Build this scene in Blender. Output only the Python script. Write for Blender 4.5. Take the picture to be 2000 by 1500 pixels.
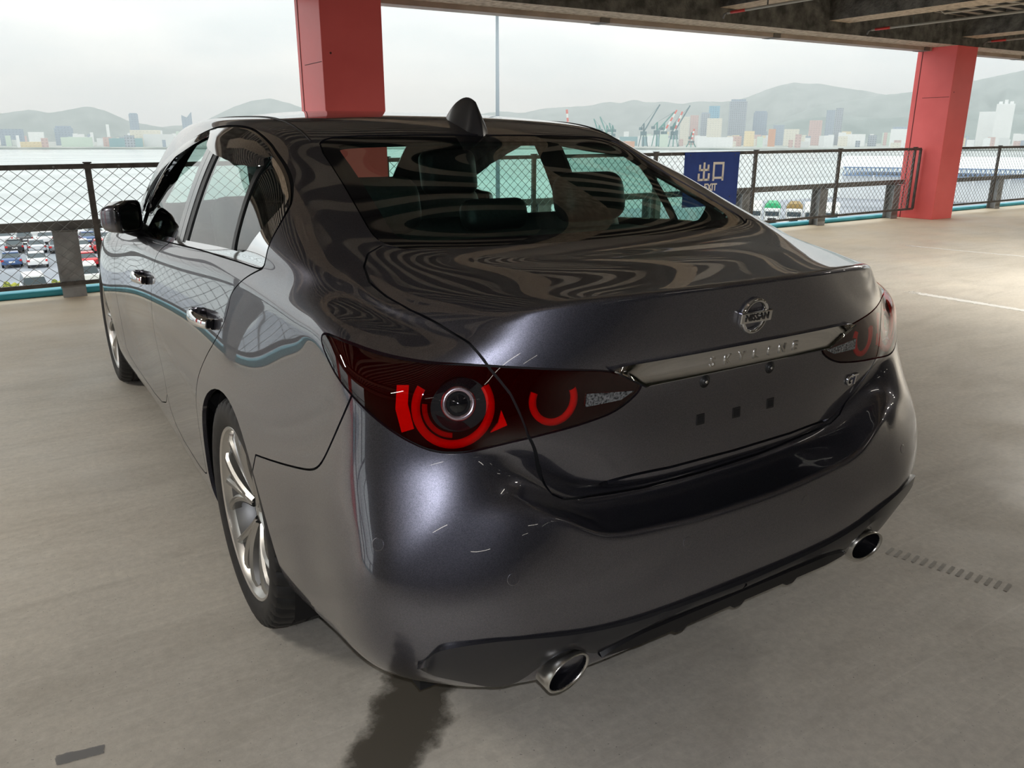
import bpy, bmesh, math, random
import numpy as np
from mathutils import Vector, Matrix
random.seed(7)
for _o in list(bpy.data.objects): bpy.data.objects.remove(_o)
SC = bpy.context.scene
COL = SC.collection

# ---------------------------------------------------------------- camera
CAM = np.array([-1.357, -2.137, 1.356]); PITCH, YAW, ROLL, FPX = .2983, -.5676, .0014, 1555.
def cam_axes():
    cy, sy = math.cos(YAW), math.sin(YAW); cp, sp = math.cos(PITCH), math.sin(PITCH)
    cr, sr = math.cos(ROLL), math.sin(ROLL)
    f = np.array([-sy*cp, cy*cp, -sp]); r0 = np.array([cy, sy, 0]); u0 = np.cross(r0, f)
    return cr*r0+sr*u0, -sr*r0+cr*u0, f
_r, _u, _f = cam_axes()
cd = bpy.data.cameras.new('camera'); cam = bpy.data.objects.new('camera', cd); COL.objects.link(cam)
cd.sensor_width = 36; cd.lens = FPX/2000*36; cd.clip_start = .05; cd.clip_end = 20000
cam.matrix_world = Matrix(((_r[0], _u[0], -_f[0], CAM[0]), (_r[1], _u[1], -_f[1], CAM[1]),
                           (_r[2], _u[2], -_f[2], CAM[2]), (0, 0, 0, 1)))
SC.camera = cam

# ---------------------------------------------------------------- sky, light, exposure
w = bpy.data.worlds.new('sky'); SC.world = w; w.use_nodes = True; nt = w.node_tree; N = nt.nodes; L = nt.links
bg = N['Background']; tc = N.new('ShaderNodeTexCoord')
mp = N.new('ShaderNodeMapping'); mp.inputs['Scale'].default_value = (1, 1, 3.2); L.new(tc.outputs['Generated'], mp.inputs[0])
nz = N.new('ShaderNodeTexNoise'); nz.inputs['Scale'].default_value = 3.2; nz.inputs['Detail'].default_value = 7; nz.inputs['Roughness'].default_value = .55
L.new(mp.outputs[0], nz.inputs['Vector'])
cr = N.new('ShaderNodeValToRGB'); e = cr.color_ramp.elements
e[0].position = .30; e[0].color = (.55, .605, .61, 1); e[1].position = .62; e[1].color = (.76, .775, .745, 1)
x = e.new(.46); x.color = (.64, .68, .675, 1)
L.new(nz.outputs['Fac'], cr.inputs[0]); L.new(cr.outputs[0], bg.inputs[0])
# overcast sky : luminance rises evenly from the horizon towards the zenith
sx = N.new('ShaderNodeSeparateXYZ'); L.new(tc.outputs['Generated'], sx.inputs[0])
ma = N.new('ShaderNodeMath'); ma.operation = 'MAXIMUM'; L.new(sx.outputs['Z'], ma.inputs[0]); ma.inputs[1].default_value = 0
mb_ = N.new('ShaderNodeMath'); mb_.operation = 'MULTIPLY_ADD'; L.new(ma.outputs[0], mb_.inputs[0]); mb_.inputs[1].default_value = 1.9; mb_.inputs[2].default_value = 1.47
L.new(mb_.outputs[0], bg.inputs['Strength'])
SC.view_settings.view_transform = 'Standard'; SC.view_settings.look = 'None'; SC.view_settings.gamma = 1
SC.view_settings.use_curve_mapping = False; SC.view_settings.exposure = 0.
# the lamp of the phone that takes the picture
_l = bpy.data.lights.new('phone_lamp', 'POINT'); _l.energy = 46.; _l.shadow_soft_size = .006; _l.color = (.93, .95, 1.)
phone_lamp = bpy.data.objects.new('phone_lamp', _l); COL.objects.link(phone_lamp)
phone_lamp.location = tuple(CAM+_r*.012+_u*.035-_f*.02)
LAMP_W = 42.   # each unseen fluorescent ceiling lamp of the deck

# ---------------------------------------------------------------- helpers
def spl(xs, ys, x):
    """natural cubic spline through the key points"""
    xs = np.asarray(xs, float); ys = np.asarray(ys, float); x = np.asarray(x, float)
    n = len(xs); h = np.diff(xs); A = np.zeros((n, n)); b = np.zeros(n)
    A[0, 0] = A[-1, -1] = 1
    for i in range(1, n-1):
        A[i, i-1] = h[i-1]; A[i, i] = 2*(h[i-1]+h[i]); A[i, i+1] = h[i]
        b[i] = 6*((ys[i+1]-ys[i])/h[i]-(ys[i]-ys[i-1])/h[i-1])
    M = np.linalg.solve(A, b)
    k = np.clip(np.searchsorted(xs, x)-1, 0, n-2)
    hh = h[k]; a = (xs[k+1]-x)/hh; c = (x-xs[k])/hh
    return a*ys[k]+c*ys[k+1]+((a**3-a)*M[k]+(c**3-c)*M[k+1])*hh**2/6

def link(name, me, parent=None):
    o = bpy.data.objects.new(name, me); COL.objects.link(o)
    if parent is not None: o.parent = parent
    return o
def tag(o, label=None, cat=None, group=None, kind=None):
    if label: o['label'] = label
    if cat: o['category'] = cat
    if group: o['group'] = group
    if kind: o['kind'] = kind
    return o
def thing(name, label, cat, loc=(0, 0, 0), rz=0, group=None):
    o = bpy.data.objects.new(name, None); COL.objects.link(o)
    o.location = loc; o.rotation_euler = (0, 0, rz); o.empty_display_size = .1
    return tag(o, label, cat, group)
def smooth(me):
    me.polygons.foreach_set('use_smooth', [True]*len(me.polygons))

# ---------------------------------------------------------------- materials
MATS = {}
def mat(name, col=(.5, .5, .5), rough=.5, metal=0., coat=0., coat_rough=.03, spec=.5, trans=0., ior=1.45, alpha=1.):
    m = bpy.data.materials.new(name); m.use_nodes = True; b = m.node_tree.nodes['Principled BSDF']
    b.inputs['Base Color'].default_value = (*col, 1); b.inputs['Roughness'].default_value = rough
    b.inputs['Metallic'].default_value = metal; b.inputs['Coat Weight'].default_value = coat
    b.inputs['Coat Roughness'].default_value = coat_rough; b.inputs['Specular IOR Level'].default_value = spec
    b.inputs['Transmission Weight'].default_value = trans; b.inputs['IOR'].default_value = ior
    MATS[name] = m; return m
def nodes(m): return m.node_tree, m.node_tree.nodes['Principled BSDF']
def mix_noise(m, c1, c2, scale, detail=6, lo=.35, hi=.65, rough=None, bump=0., bscale=None, stretch=None, coord='Object'):
    """base colour between c1 and c2 by noise, optional roughness range and bump"""
    nt, b = nodes(m); N = nt.nodes; L = nt.links
    tc = N.new('ShaderNodeTexCoord'); mp = N.new('ShaderNodeMapping'); L.new(tc.outputs[coord], mp.inputs[0])
    if stretch: mp.inputs['Scale'].default_value = stretch
    nz = N.new('ShaderNodeTexNoise'); nz.inputs['Scale'].default_value = scale; nz.inputs['Detail'].default_value = detail
    L.new(mp.outputs[0], nz.inputs['Vector'])
    cr = N.new('ShaderNodeValToRGB'); cr.color_ramp.elements[0].position = lo; cr.color_ramp.elements[1].position = hi
    cr.color_ramp.elements[0].color = (*c1, 1); cr.color_ramp.elements[1].color = (*c2, 1)
    L.new(nz.outputs['Fac'], cr.inputs[0]); L.new(cr.outputs[0], b.inputs['Base Color'])
    if rough:
        mr = N.new('ShaderNodeMapRange'); mr.inputs['To Min'].default_value = rough[0]; mr.inputs['To Max'].default_value = rough[1]
        L.new(nz.outputs['Fac'], mr.inputs['Value']); L.new(mr.outputs[0], b.inputs['Roughness'])
    if bump:
        nb = N.new('ShaderNodeTexNoise'); nb.inputs['Scale'].default_value = bscale or scale*4; nb.inputs['Detail'].default_value = 5
        L.new(mp.outputs[0], nb.inputs['Vector']); bp = N.new('ShaderNodeBump'); bp.inputs['Strength'].default_value = bump
        bp.inputs['Distance'].default_value = .02
        L.new(nb.outputs['Fac'], bp.inputs['Height']); L.new(bp.outputs[0], b.inputs['Normal'])
    return m
def glass_mat(name, tint, rough=0., ior=1.5, gloss=(1, 1, 1)):
    """thin tinted sheet: tinted see-through plus Fresnel reflection"""
    m = bpy.data.materials.new(name); m.use_nodes = True; nt = m.node_tree; N = nt.nodes; L = nt.links
    for n in list(N):
        if n.type != 'OUTPUT_MATERIAL': N.remove(n)
    out = [n for n in N if n.type == 'OUTPUT_MATERIAL'][0]
    t = N.new('ShaderNodeBsdfTransparent'); t.inputs[0].default_value = (*tint, 1)
    g = N.new('ShaderNodeBsdfGlossy'); g.inputs['Roughness'].default_value = rough; g.inputs[0].default_value = (*gloss, 1)
    fr = N.new('ShaderNodeFresnel'); ge = N.new('ShaderNodeNewGeometry'); mi = N.new('ShaderNodeMix')
    mi.inputs['A'].default_value = ior; mi.inputs['B'].default_value = 1/ior     # same reflection from either side of the thin sheet
    L.new(ge.outputs['Backfacing'], mi.inputs['Factor']); L.new(mi.outputs[0], fr.inputs['IOR'])
    mx = N.new('ShaderNodeMixShader'); L.new(fr.outputs[0], mx.inputs[0]); L.new(t.outputs[0], mx.inputs[1]); L.new(g.outputs[0], mx.inputs[2])
    L.new(mx.outputs[0], out.inputs['Surface']); MATS[name] = m; return m

paint = mat('graphite_metallic_paint', (.085, .085, .105), rough=.33, metal=.88, coat=1., coat_rough=.012)
nt, b = nodes(paint); b.inputs['Coat IOR'].default_value = 1.85
_v = nt.nodes.new('ShaderNodeTexVoronoi'); _v.inputs['Scale'].default_value = 900
_tc = nt.nodes.new('ShaderNodeTexCoord'); nt.links.new(_tc.outputs['Object'], _v.inputs['Vector'])
_mx = nt.nodes.new('ShaderNodeMixRGB'); _mx.inputs[1].default_value = (.072, .072, .090, 1); _mx.inputs[2].default_value = (.125, .125, .156, 1)
_sp = nt.nodes.new('ShaderNodeSeparateColor'); nt.links.new(_v.outputs['Color'], _sp.inputs[0]); nt.links.new(_sp.outputs[0], _mx.inputs[0])
nt.links.new(_mx.outputs[0], b.inputs['Base Color'])
chrome = mat('chrome', (.78, .79, .81), rough=.03, metal=1.)
satin_metal = mat('satin_metal', (.62, .61, .58), rough=.28, metal=1.)
wheel_silver = mat('wheel_silver', (.58, .57, .55), rough=.34, metal=.95, coat=.2, coat_rough=.1)
black_gloss = mat('black_gloss', (.008, .008, .010), rough=.08, coat=.5)
black_trim = mat('black_trim', (.012, .012, .013), rough=.45)
rubber = mat('rubber', (.022, .022, .024), rough=.62)
mix_noise(rubber, (.009, .009, .010), (.018, .018, .019), 30)
dark_void = mat('dark_lining', (.006, .006, .007), rough=.8)
diff_black = mat('diffuser_black', (.004, .004, .006), rough=.5)
frame_black = mat('window_frame_black', (.006, .006, .007), rough=.22, spec=.12)
lower_plastic = mat('dark_satin_plastic', (.02, .02, .023), rough=.32, coat=.2)
leather = mat('black_leather', (.018, .018, .02), rough=.48)
mix_noise(leather, (.006, .006, .007), (.012, .012, .014), 90, bump=.15, bscale=400)
cloth_dark = mat('headliner', (.05, .05, .052), rough=.9)
g_back = glass_mat('tinted_back_glass', (.60, .88, .79)); g_side = glass_mat('privacy_side_glass', (.50, .64, .60))
g_front = glass_mat('clear_side_glass', (.80, .92, .88)); g_screen = glass_mat('clear_screen_glass', (.84, .95, .91))
g_visor = glass_mat('smoked_visor', (.12, .11, .11))
frit = mat('glass_frit', (.005, .005, .006), rough=.04, coat=.4)
lens_red = glass_mat('red_lens', (.72, .05, .065), rough=.0, ior=1.55)
lens_clear = glass_mat('clear_lens', (.9, .9, .9), ior=1.5)
lamp_house = mat('lamp_housing', (.42, .008, .018), rough=.3)
lamp_black = mat('lamp_black', (.008, .006, .008), rough=.15)
ring_red = mat('lamp_ring_red', (.75, .012, .010), rough=.4)
reflector_red = mat('reflector_red', (1., .03, .015), rough=.25)
crystal = mat('crystal_clear', (.20, .21, .23), rough=.12, metal=.7)
mix_noise(crystal, (.04, .045, .05), (.42, .44, .48), 220)
disc_metal = mat('brake_disc_metal', (.35, .34, .33), rough=.35, metal=1.)

# ---------------------------------------------------------------- mesh builders
def mesh_obj(name, V, F, m, parent=None, smooth_=False, bevel=0.):
    me = bpy.data.meshes.new(name); me.from_pydata([tuple(v) for v in V], [], [tuple(f) for f in F]); me.validate()
    if m: me.materials.append(m)
    if smooth_: smooth(me)
    o = link(name, me, parent)
    if bevel:
        md = o.modifiers.new('bevel', 'BEVEL'); md.width = bevel; md.segments = 2; md.limit_method = 'ANGLE'; md.angle_limit = .6
    return o
BOXF = [(0, 3, 2, 1), (4, 5, 6, 7), (0, 1, 5, 4), (1, 2, 6, 5), (2, 3, 7, 6), (3, 0, 4, 7)]
class MB:
    """collects shapes into ONE mesh"""
    def __init__(s): s.V = []; s.F = []
    def add(s, V, F):
        n = len(s.V); s.V += [tuple(v) for v in V]; s.F += [tuple(i+n for i in f) for f in F]; return s
    def box(s, a, b, M=None):
        (x0, y0, z0), (x1, y1, z1) = a, b
        V = [(x0, y0, z0), (x1, y0, z0), (x1, y1, z0), (x0, y1, z0), (x0, y0, z1), (x1, y0, z1), (x1, y1, z1), (x0, y1, z1)]
        if M is not None: V = [tuple(M @ Vector(v)) for v in V]
        return s.add(V, BOXF)
    def bar(s, p, q, w, h=None, up=(0, 0, 1)):
        """rectangular bar between two points"""
        h = h or w; p = Vector(p); q = Vector(q); d = (q-p).normalized(); u = Vector(up)
        if abs(d.dot(u)) > .99: u = Vector((1, 0, 0))
        a = d.cross(u).normalized()*w/2; c = a.cross(d).normalized()*h/2
        V = [p-a-c, p+a-c, p+a+c, p-a+c, q-a-c, q+a-c, q+a+c, q-a+c]
        return s.add(V, [(0, 1, 2, 3), (7, 6, 5, 4), (0, 4, 5, 1), (1, 5, 6, 2), (2, 6, 7, 3), (3, 7, 4, 0)])
    def tube(s, pts, r, n=10, caps=True, rs=None):
        pts = [Vector(p) for p in pts]; base = len(s.V); V = []; F = []; pa = None
        for i, p in enumerate(pts):
            d = (pts[min(i+1, len(pts)-1)]-pts[max(i-1, 0)]).normalized()
            if pa is None:
                u = Vector((0, 0, 1)) if abs(d.z) < .9 else Vector((1, 0, 0)); pa = d.cross(u).normalized()
            else: pa = (pa-d*pa.dot(d)).normalized()
            b = d.cross(pa); rr = rs[i] if rs else r
            for k in range(n):
                t = 2*math.pi*k/n; V.append(p+pa*math.cos(t)*rr+b*math.sin(t)*rr)
        for i in range(len(pts)-1):
            for k in range(n): F.append((i*n+k, i*n+(k+1) % n, (i+1)*n+(k+1) % n, (i+1)*n+k))
        if caps: F += [tuple(range(n-1, -1, -1)), tuple((len(pts)-1)*n+k for k in range(n))]
        return s.add(V, F)
    def grid(s, G, close_u=False, flip=False):
        """G[i][j] points"""
        nu = len(G); nv = len(G[0]); V = [p for r in G for p in r]; F = []
        for i in range(nu if close_u else nu-1):
            for j in range(nv-1):
                f = (i*nv+j, i*nv+j+1, ((i+1) % nu)*nv+j+1, ((i+1) % nu)*nv+j); F.append(f[::-1] if flip else f)
        return s.add(V, F)
    def lathe(s, prof, n=48, M=None, close=False):
        """profile (r, h) turned about local z"""
        G = []
        for k in range(n):
            t = 2*math.pi*k/n; G.append([Vector((r*math.cos(t), r*math.sin(t), h)) for r, h in prof])
        if M is not None: G = [[M @ v for v in r] for r in G]
        return s.grid(G, close_u=True)
    def prism(s, poly, h0, h1, M=None):
        """closed polygon in xy extruded between heights"""
        n = len(poly); V = [Vector((x, y, h0)) for x, y in poly]+[Vector((x, y, h1)) for x, y in poly]
        if M is not None: V = [M @ v for v in V]
        F = [tuple(range(n-1, -1, -1)), tuple(range(n, 2*n))]+[(i, (i+1) % n, n+(i+1) % n, n+i) for i in range(n)]
        return s.add(V, F)
    def build(s, name, m, parent=None, smooth_=False, bevel=0., auto=None):
        o = mesh_obj(name, s.V, s.F, m, parent, smooth_, bevel)
        if auto is not None:
            smooth(o.data); 
            bm = bmesh.new(); bm.from_mesh(o.data)
            for e in bm.edges:
                if len(e.link_faces) == 2 and e.calc_face_angle(0) > auto: e.smooth = False
            bm.to_mesh(o.data); bm.free()
        return o
def frame(p, n, up=(0, 0, 1)):
    """matrix with local z = n, local y close to up"""
    n = Vector(n).normalized(); u = Vector(up); u = (u-n*u.dot(n)).normalized(); r = u.cross(n)
    p = Vector(p)
    return Matrix(((r.x, u.x, n.x, p.x), (r.y, u.y, n.y, p.y), (r.z, u.z, n.z, p.z), (0, 0, 0, 1)))
def text_mesh(s, size, depth, bold=.0, spacing=1.):
    cu = bpy.data.curves.new('t', 'FONT'); cu.body = s; cu.size = size; cu.extrude = depth/2; cu.align_x = 'CENTER'; cu.align_y = 'CENTER'
    cu.offset = bold; cu.space_character = spacing; cu.resolution_u = 3
    o = bpy.data.objects.new('t', cu); COL.objects.link(o)
    dg = bpy.context.evaluated_depsgraph_get(); me = bpy.data.meshes.new_from_object(o.evaluated_get(dg))
    bpy.data.objects.remove(o); bpy.data.curves.remove(cu); return me
def text_obj(name, s, size, depth, M, m, parent=None, bold=0., spacing=1., sx=1.):
    me = text_mesh(s, size, depth, bold, spacing); me.transform(Matrix.Diagonal((sx, 1, 1, 1))); me.transform(M)
    me.materials.clear(); me.materials.append(m); return link(name, me, parent)

# ---- materials of the deck and the harbour
conc = mat('deck_concrete', (.35, .33, .30), rough=.62)
def _concrete():
    nt, b = nodes(conc); N = nt.nodes; L = nt.links
    tc = N.new('ShaderNodeTexCoord'); geo = tc.outputs['Object']
    def noise(sc, det, stretch=None, rough=.55, dist=0.):
        mp = N.new('ShaderNodeMapping'); L.new(geo, mp.inputs[0])
        if stretch: mp.inputs['Scale'].default_value = stretch; mp.inputs['Rotation'].default_value = (0, 0, .35)
        n = N.new('ShaderNodeTexNoise'); n.inputs['Scale'].default_value = sc; n.inputs['Detail'].default_value = det
        n.inputs['Roughness'].default_value = rough; n.inputs['Distortion'].default_value = dist; L.new(mp.outputs[0], n.inputs['Vector']); return n.outputs['Fac']
    def ramp(f, stops):
        r = N.new('ShaderNodeValToRGB'); e = r.color_ramp.elements
        while len(e) > 1: e.remove(e[-1])
        e[0].position = stops[0][0]; e[0].color = (*stops[0][1], 1)
        for p, c in stops[1:]: x = e.new(p); x.color = (*c, 1)
        L.new(f, r.inputs[0]); return r.outputs[0]
    def mixc(mode, f, a, c2):
        m = N.new('ShaderNodeMixRGB'); m.blend_type = mode
        if isinstance(f, float): m.inputs[0].default_value = f
        else: L.new(f, m.inputs[0])
        L.new(a, m.inputs[1]); L.new(c2, m.inputs[2]); return m.outputs[0]
    base = ramp(noise(.55, 8), [(.3, (.50, .465, .405)), (.5, (.58, .545, .485)), (.7, (.65, .605, .53))])
    streak = ramp(noise(2.6, 10, (.55, 1.9, 1), .68, .8), [(.34, (.86, .855, .845)), (.52, (.99, .99, .99)), (.72, (1.08, 1.075, 1.06))])
    fine = ramp(noise(38, 6, None, .7), [(.35, (.90, .90, .90)), (.65, (1.07, 1.07, 1.07))])
    c = mixc('MULTIPLY', 1., base, streak); c = mixc('MULTIPLY', 1., c, fine)
    # warmer, paler tone towards the open edge, broken up by noise
    sp = N.new('ShaderNodeSeparateXYZ'); L.new(geo, sp.inputs[0]); ad = N.new('ShaderNodeMath'); ad.operation = 'MULTIPLY_ADD'
    L.new(noise(1.1, 6), ad.inputs[0]); ad.inputs[1].default_value = 2.4; L.new(sp.outputs['Y'], ad.inputs[2])
    me_ = N.new('ShaderNodeMapRange'); me_.inputs['From Min'].default_value = 4.2; me_.inputs['From Max'].default_value = 7.6; me_.inputs['To Max'].default_value = .8; L.new(ad.outputs[0], me_.inputs['Value'])
    edge_tone = N.new('ShaderNodeRGB'); edge_tone.outputs[0].default_value = (.74, .60, .42, 1); c = mixc('MIX', me_.outputs[0], c, edge_tone.outputs[0])
    # fine random scratches
    scr = ramp(noise(9, 4, (.12, 9, 1), .5, .3), [(.60, (0, 0, 0)), (.68, (.06, .06, .055))]); c = mixc('ADD', .6, c, scr)
    speck = ramp(noise(120, 2), [(.27, (.45, .45, .45)), (.30, (1, 1, 1))]); c = mixc('MULTIPLY', 1., c, speck)
    L.new(c, b.inputs['Base Color'])
    mr = N.new('ShaderNodeMapRange'); mr.inputs['From Min'].default_value = .3; mr.inputs['From Max'].default_value = .7
    mr.inputs['To Min'].default_value = .42; mr.inputs['To Max'].default_value = .72; L.new(noise(1.6, 6), mr.inputs['Value']); L.new(mr.outputs[0], b.inputs['Roughness'])
    bp = N.new('ShaderNodeBump'); bp.inputs['Strength'].default_value = .22; bp.inputs['Distance'].default_value = .004
    L.new(noise(60, 7, None, .7), bp.inputs['Height']); L.new(bp.outputs[0], b.inputs['Normal'])
_concrete()
stain_wet = mat('oily_stain', (.05, .045, .035), rough=.30)
def edge_stain(name, col, rough, scale, soft, strength=1.):
    """a stain sheet whose edge is broken up by noise (opacity from the object's own local coordinates)"""
    m = bpy.data.materials.new(name); m.use_nodes = True; nt, b = nodes(m); N = nt.nodes; L = nt.links
    b.inputs['Base Color'].default_value = (*col, 1); b.inputs['Roughness'].default_value = rough
    tc = N.new('ShaderNodeTexCoord'); sp = N.new('ShaderNodeSeparateXYZ'); L.new(tc.outputs['UV'], sp.inputs[0])
    nz = N.new('ShaderNodeTexNoise'); nz.inputs['Scale'].default_value = scale; nz.inputs['Detail'].default_value = 8; nz.inputs['Roughness'].default_value = .62
    L.new(tc.outputs['Object'], nz.inputs['Vector'])
    # distance to the rim in uv: min(u,1-u)
    def mth(op, a, b_=None):
        n = N.new('ShaderNodeMath'); n.operation = op
        for i, q in enumerate((a, b_)):
            if q is None: continue
            if isinstance(q, (int, float)): n.inputs[i].default_value = q
            else: L.new(q, n.inputs[i])
        return n.outputs[0]
    u = mth('MINIMUM', sp.outputs[0], mth('SUBTRACT', 1, sp.outputs[0])); v = mth('MINIMUM', sp.outputs[1], mth('SUBTRACT', 1, sp.outputs[1]))
    r = mth('MINIMUM', mth('MULTIPLY', u, 1.), mth('MULTIPLY', v, 2.))
    f = mth('ADD', r, mth('MULTIPLY', mth('SUBTRACT', nz.outputs['Fac'], .5), .62))
    mr = N.new('ShaderNodeMapRange'); mr.inputs['From Min'].default_value = .12; mr.inputs['From Max'].default_value = .12+soft; mr.inputs['To Max'].default_value = strength
    L.new(f, mr.inputs['Value']); L.new(mr.outputs[0], b.inputs['Alpha']); MATS[name] = m; return m
st_wet = edge_stain('wet_streak', (.11, .098, .078), .42, 9, .16, .85)
st_patch = edge_stain('dark_patch', (.22, .22, .22), .6, 14, .03, .75)
st_white = edge_stain('worn_white_paint', (.88, .88, .86), .5, 22, .10, .9)
st_red = edge_stain('worn_red_paint', (.50, .26, .24), .6, 22, .2, .35)
st_tyre = edge_stain('tyre_mark', (.10, .10, .10), .6, 20, .15, .45)
red_paint = mat('red_pillar_paint', (.62, .085, .085), rough=.38)
mix_noise(red_paint, (.80, .13, .125), (.88, .155, .15), 1.6, rough=(.3, .45), bump=.05, bscale=8)
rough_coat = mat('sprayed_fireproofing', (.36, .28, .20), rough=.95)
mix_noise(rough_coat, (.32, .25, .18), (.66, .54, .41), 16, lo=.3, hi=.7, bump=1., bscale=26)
rough_shaded = mat('shaded_fireproofing', (.12, .115, .10), rough=.95)  # beam coating darkened, shade on the upright faces put into its colour
mix_noise(rough_shaded, (.06, .058, .05), (.19, .18, .16), 6, bump=1., bscale=26)
tan_band = mat('tan_edge_band', (.30, .245, .205), rough=.7)
mix_noise(tan_band, (.36, .29, .24), (.46, .375, .31), 3)
deck_steel = mat('ceiling_deck_steel', (.11, .11, .105), rough=.55)
mix_noise(deck_steel, (.06, .058, .055), (.10, .097, .092), 3)
rib_face_lit = mat('ceiling_rib_lit', (.30, .26, .21), rough=.6)  # rib undersides paler than the recesses, light put into the colour
mix_noise(rib_face_lit, (.38, .33, .265), (.52, .46, .38), 3)
fence_iron = mat('fence_iron', (.075, .07, .065), rough=.6)
mix_noise(fence_iron, (.055, .05, .046), (.11, .10, .092), 14)
wire = mat('galvanized_wire', (.27, .28, .28), rough=.5, metal=.6)
rail_steel = mat('guard_rail_steel', (.17, .165, .155), rough=.55, metal=.2)
mix_noise(rail_steel, (.13, .125, .118), (.21, .205, .195), 6, rough=(.45, .65))
post_steel = mat('guard_post_steel', (.30, .31, .31), rough=.5, metal=.3)
mix_noise(post_steel, (.24, .24, .24), (.38, .39, .40), 5)
kerb_blue = mat('blue_kerb_paint', (.045, .33, .42), rough=.45)
mix_noise(kerb_blue, (.05, .40, .52), (.09, .50, .62), 4)
pipe_m = mat('conduit_beige', (.42, .37, .29), rough=.5)
red_tape = mat('red_tape', (.65, .06, .05), rough=.5)
sign_blue = mat('sign_blue_enamel', (.012, .045, .24), rough=.35)
mix_noise(sign_blue, (.010, .038, .21), (.016, .052, .27), 5)
sign_white = mat('sign_lettering_white', (.75, .70, .62), rough=.5)
wall_m = mat('back_wall_cream', (.20, .19, .135), rough=.8)
asphalt = mat('yard_asphalt', (.30, .32, .35), rough=.9)
mix_noise(asphalt, (.24, .26, .29), (.36, .38, .42), .12)
water = mat('harbour_water', (.42, .47, .48), rough=.12, spec=.8)
mix_noise(water, (.38, .43, .44), (.50, .55, .55), .006, stretch=(1, 4, 1), rough=(.12, .30), bump=.35, bscale=.35)
tube_light = bpy.data.materials.new('fluorescent_tube'); tube_light.use_nodes = True
_b = tube_light.node_tree.nodes['Principled BSDF']; _b.inputs['Emission Color'].default_value = (1, .95, .82, 1); _b.inputs['Emission Strength'].default_value = 5.

# ---------------------------------------------------------------- car body surface (left half, w = distance from centre plane)
NR = 13                                            # wrap rows, bottom to top
# rear columns 0..7 : (w, y, z) per row for the key columns 0, 4, 5, 6, 7
REAR = [ # (z, y) at w = 0, .15, .30, .44, .56, .655 then (z, w, y) of the two corner columns
 ((.262,-.93),(.262,-.93),(.260,-.93),(.257,-.93),(.255,-.905),(.252,-.865),(.250,.700,-.80),(.242,.750,-.71)),
 ((.275,-.997),(.275,-.997),(.272,-.995),(.268,-.988),(.268,-.966),(.272,-.928),(.275,.742,-.862),(.268,.798,-.755)),
 ((.335,-1.020),(.335,-1.020),(.338,-1.018),(.350,-1.012),(.365,-1.001),(.368,-.984),(.358,.800,-.925),(.345,.862,-.810)),
 ((.430,-1.031),(.432,-1.031),(.440,-1.029),(.462,-1.025),(.500,-1.017),(.500,-1.003),(.480,.812,-.941),(.455,.886,-.845)),
 ((.553,-1.018),(.556,-1.018),(.567,-1.015),(.592,-1.009),(.650,-.985),(.630,-.966),(.580,.804,-.926),(.545,.889,-.842)),
 ((.568,-.905),(.569,-.906),(.580,-.914),(.610,-.932),(.684,-.940),(.685,-.943),(.640,.797,-.908),(.600,.881,-.828)),
 ((.605,-.893),(.605,-.893),(.616,-.893),(.645,-.899),(.720,-.914),(.733,-.922),(.692,.784,-.889),(.652,.873,-.815)),
 ((.655,-.958),(.655,-.956),(.662,-.951),(.690,-.930),(.757,-.918),(.775,-.905),(.742,.773,-.873),(.703,.864,-.802)),
 ((.765,-.962),(.765,-.962),(.765,-.958),(.775,-.950),(.802,-.936),(.815,-.897),(.790,.765,-.862),(.763,.855,-.786)),
 ((.860,-.958),(.860,-.958),(.860,-.957),(.860,-.952),(.865,-.930),(.865,-.893),(.855,.755,-.857),(.842,.845,-.775)),
 ((.925,-.975),(.925,-.974),(.925,-.970),(.925,-.956),(.922,-.920),(.915,-.880),(.905,.745,-.850),(.900,.838,-.767)),
 ((.990,-.984),(.990,-.983),(.990,-.975),(.987,-.950),(.980,-.906),(.965,-.858),(.952,.722,-.828),(.948,.818,-.750)),
 ((1.065,-.989),(1.065,-.986),(1.063,-.968),(1.055,-.930),(1.035,-.876),(1.000,-.828),(.985,.688,-.788),(.982,.768,-.715))]
W04 = [0, .15, .30, .44, .56]
YS = [-.64,-.50,-.36,-.20,-.02,.16,.34,.55,.85,1.2,1.55,1.9,2.2,2.45,2.7,2.95,3.2,3.38]
KY = [-.64, 0, .5, 1.2, 2.0, 2.85, 3.38]
KW = np.array([
 [.790,.826,.868,.888,.892,.892,.890,.884,.873,.861,.850,.838,.802],
 [.850,.875,.902,.916,.923,.925,.922,.913,.894,.873,.856,.843,.824],
 [.850,.876,.897,.903,.906,.909,.911,.908,.897,.884,.871,.858,.840],
 [.845,.868,.885,.888,.890,.895,.902,.905,.903,.896,.886,.873,.850],
 [.843,.866,.884,.888,.891,.896,.902,.905,.902,.893,.881,.861,.822],
 [.842,.868,.892,.908,.916,.921,.922,.918,.908,.894,.875,.850,.810],
 [.785,.805,.825,.835,.840,.840,.838,.835,.828,.820,.815,.805,.785]])
KZ = np.array([
 [.235,.262,.325,.415,.495,.565,.627,.687,.762,.840,.910,.968,1.005],
 [.190,.210,.280,.370,.450,.530,.600,.670,.760,.850,.930,.995,1.050],
 [.168,.188,.258,.350,.435,.515,.590,.660,.745,.830,.905,.970,1.022],
 [.165,.185,.250,.340,.430,.510,.585,.655,.735,.810,.875,.930,.972],
 [.165,.185,.250,.340,.430,.508,.580,.645,.718,.785,.842,.892,.932],
 [.165,.185,.250,.340,.420,.500,.570,.630,.700,.765,.815,.848,.878],
 [.170,.190,.250,.330,.410,.480,.540,.600,.660,.715,.755,.780,.800]])
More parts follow.
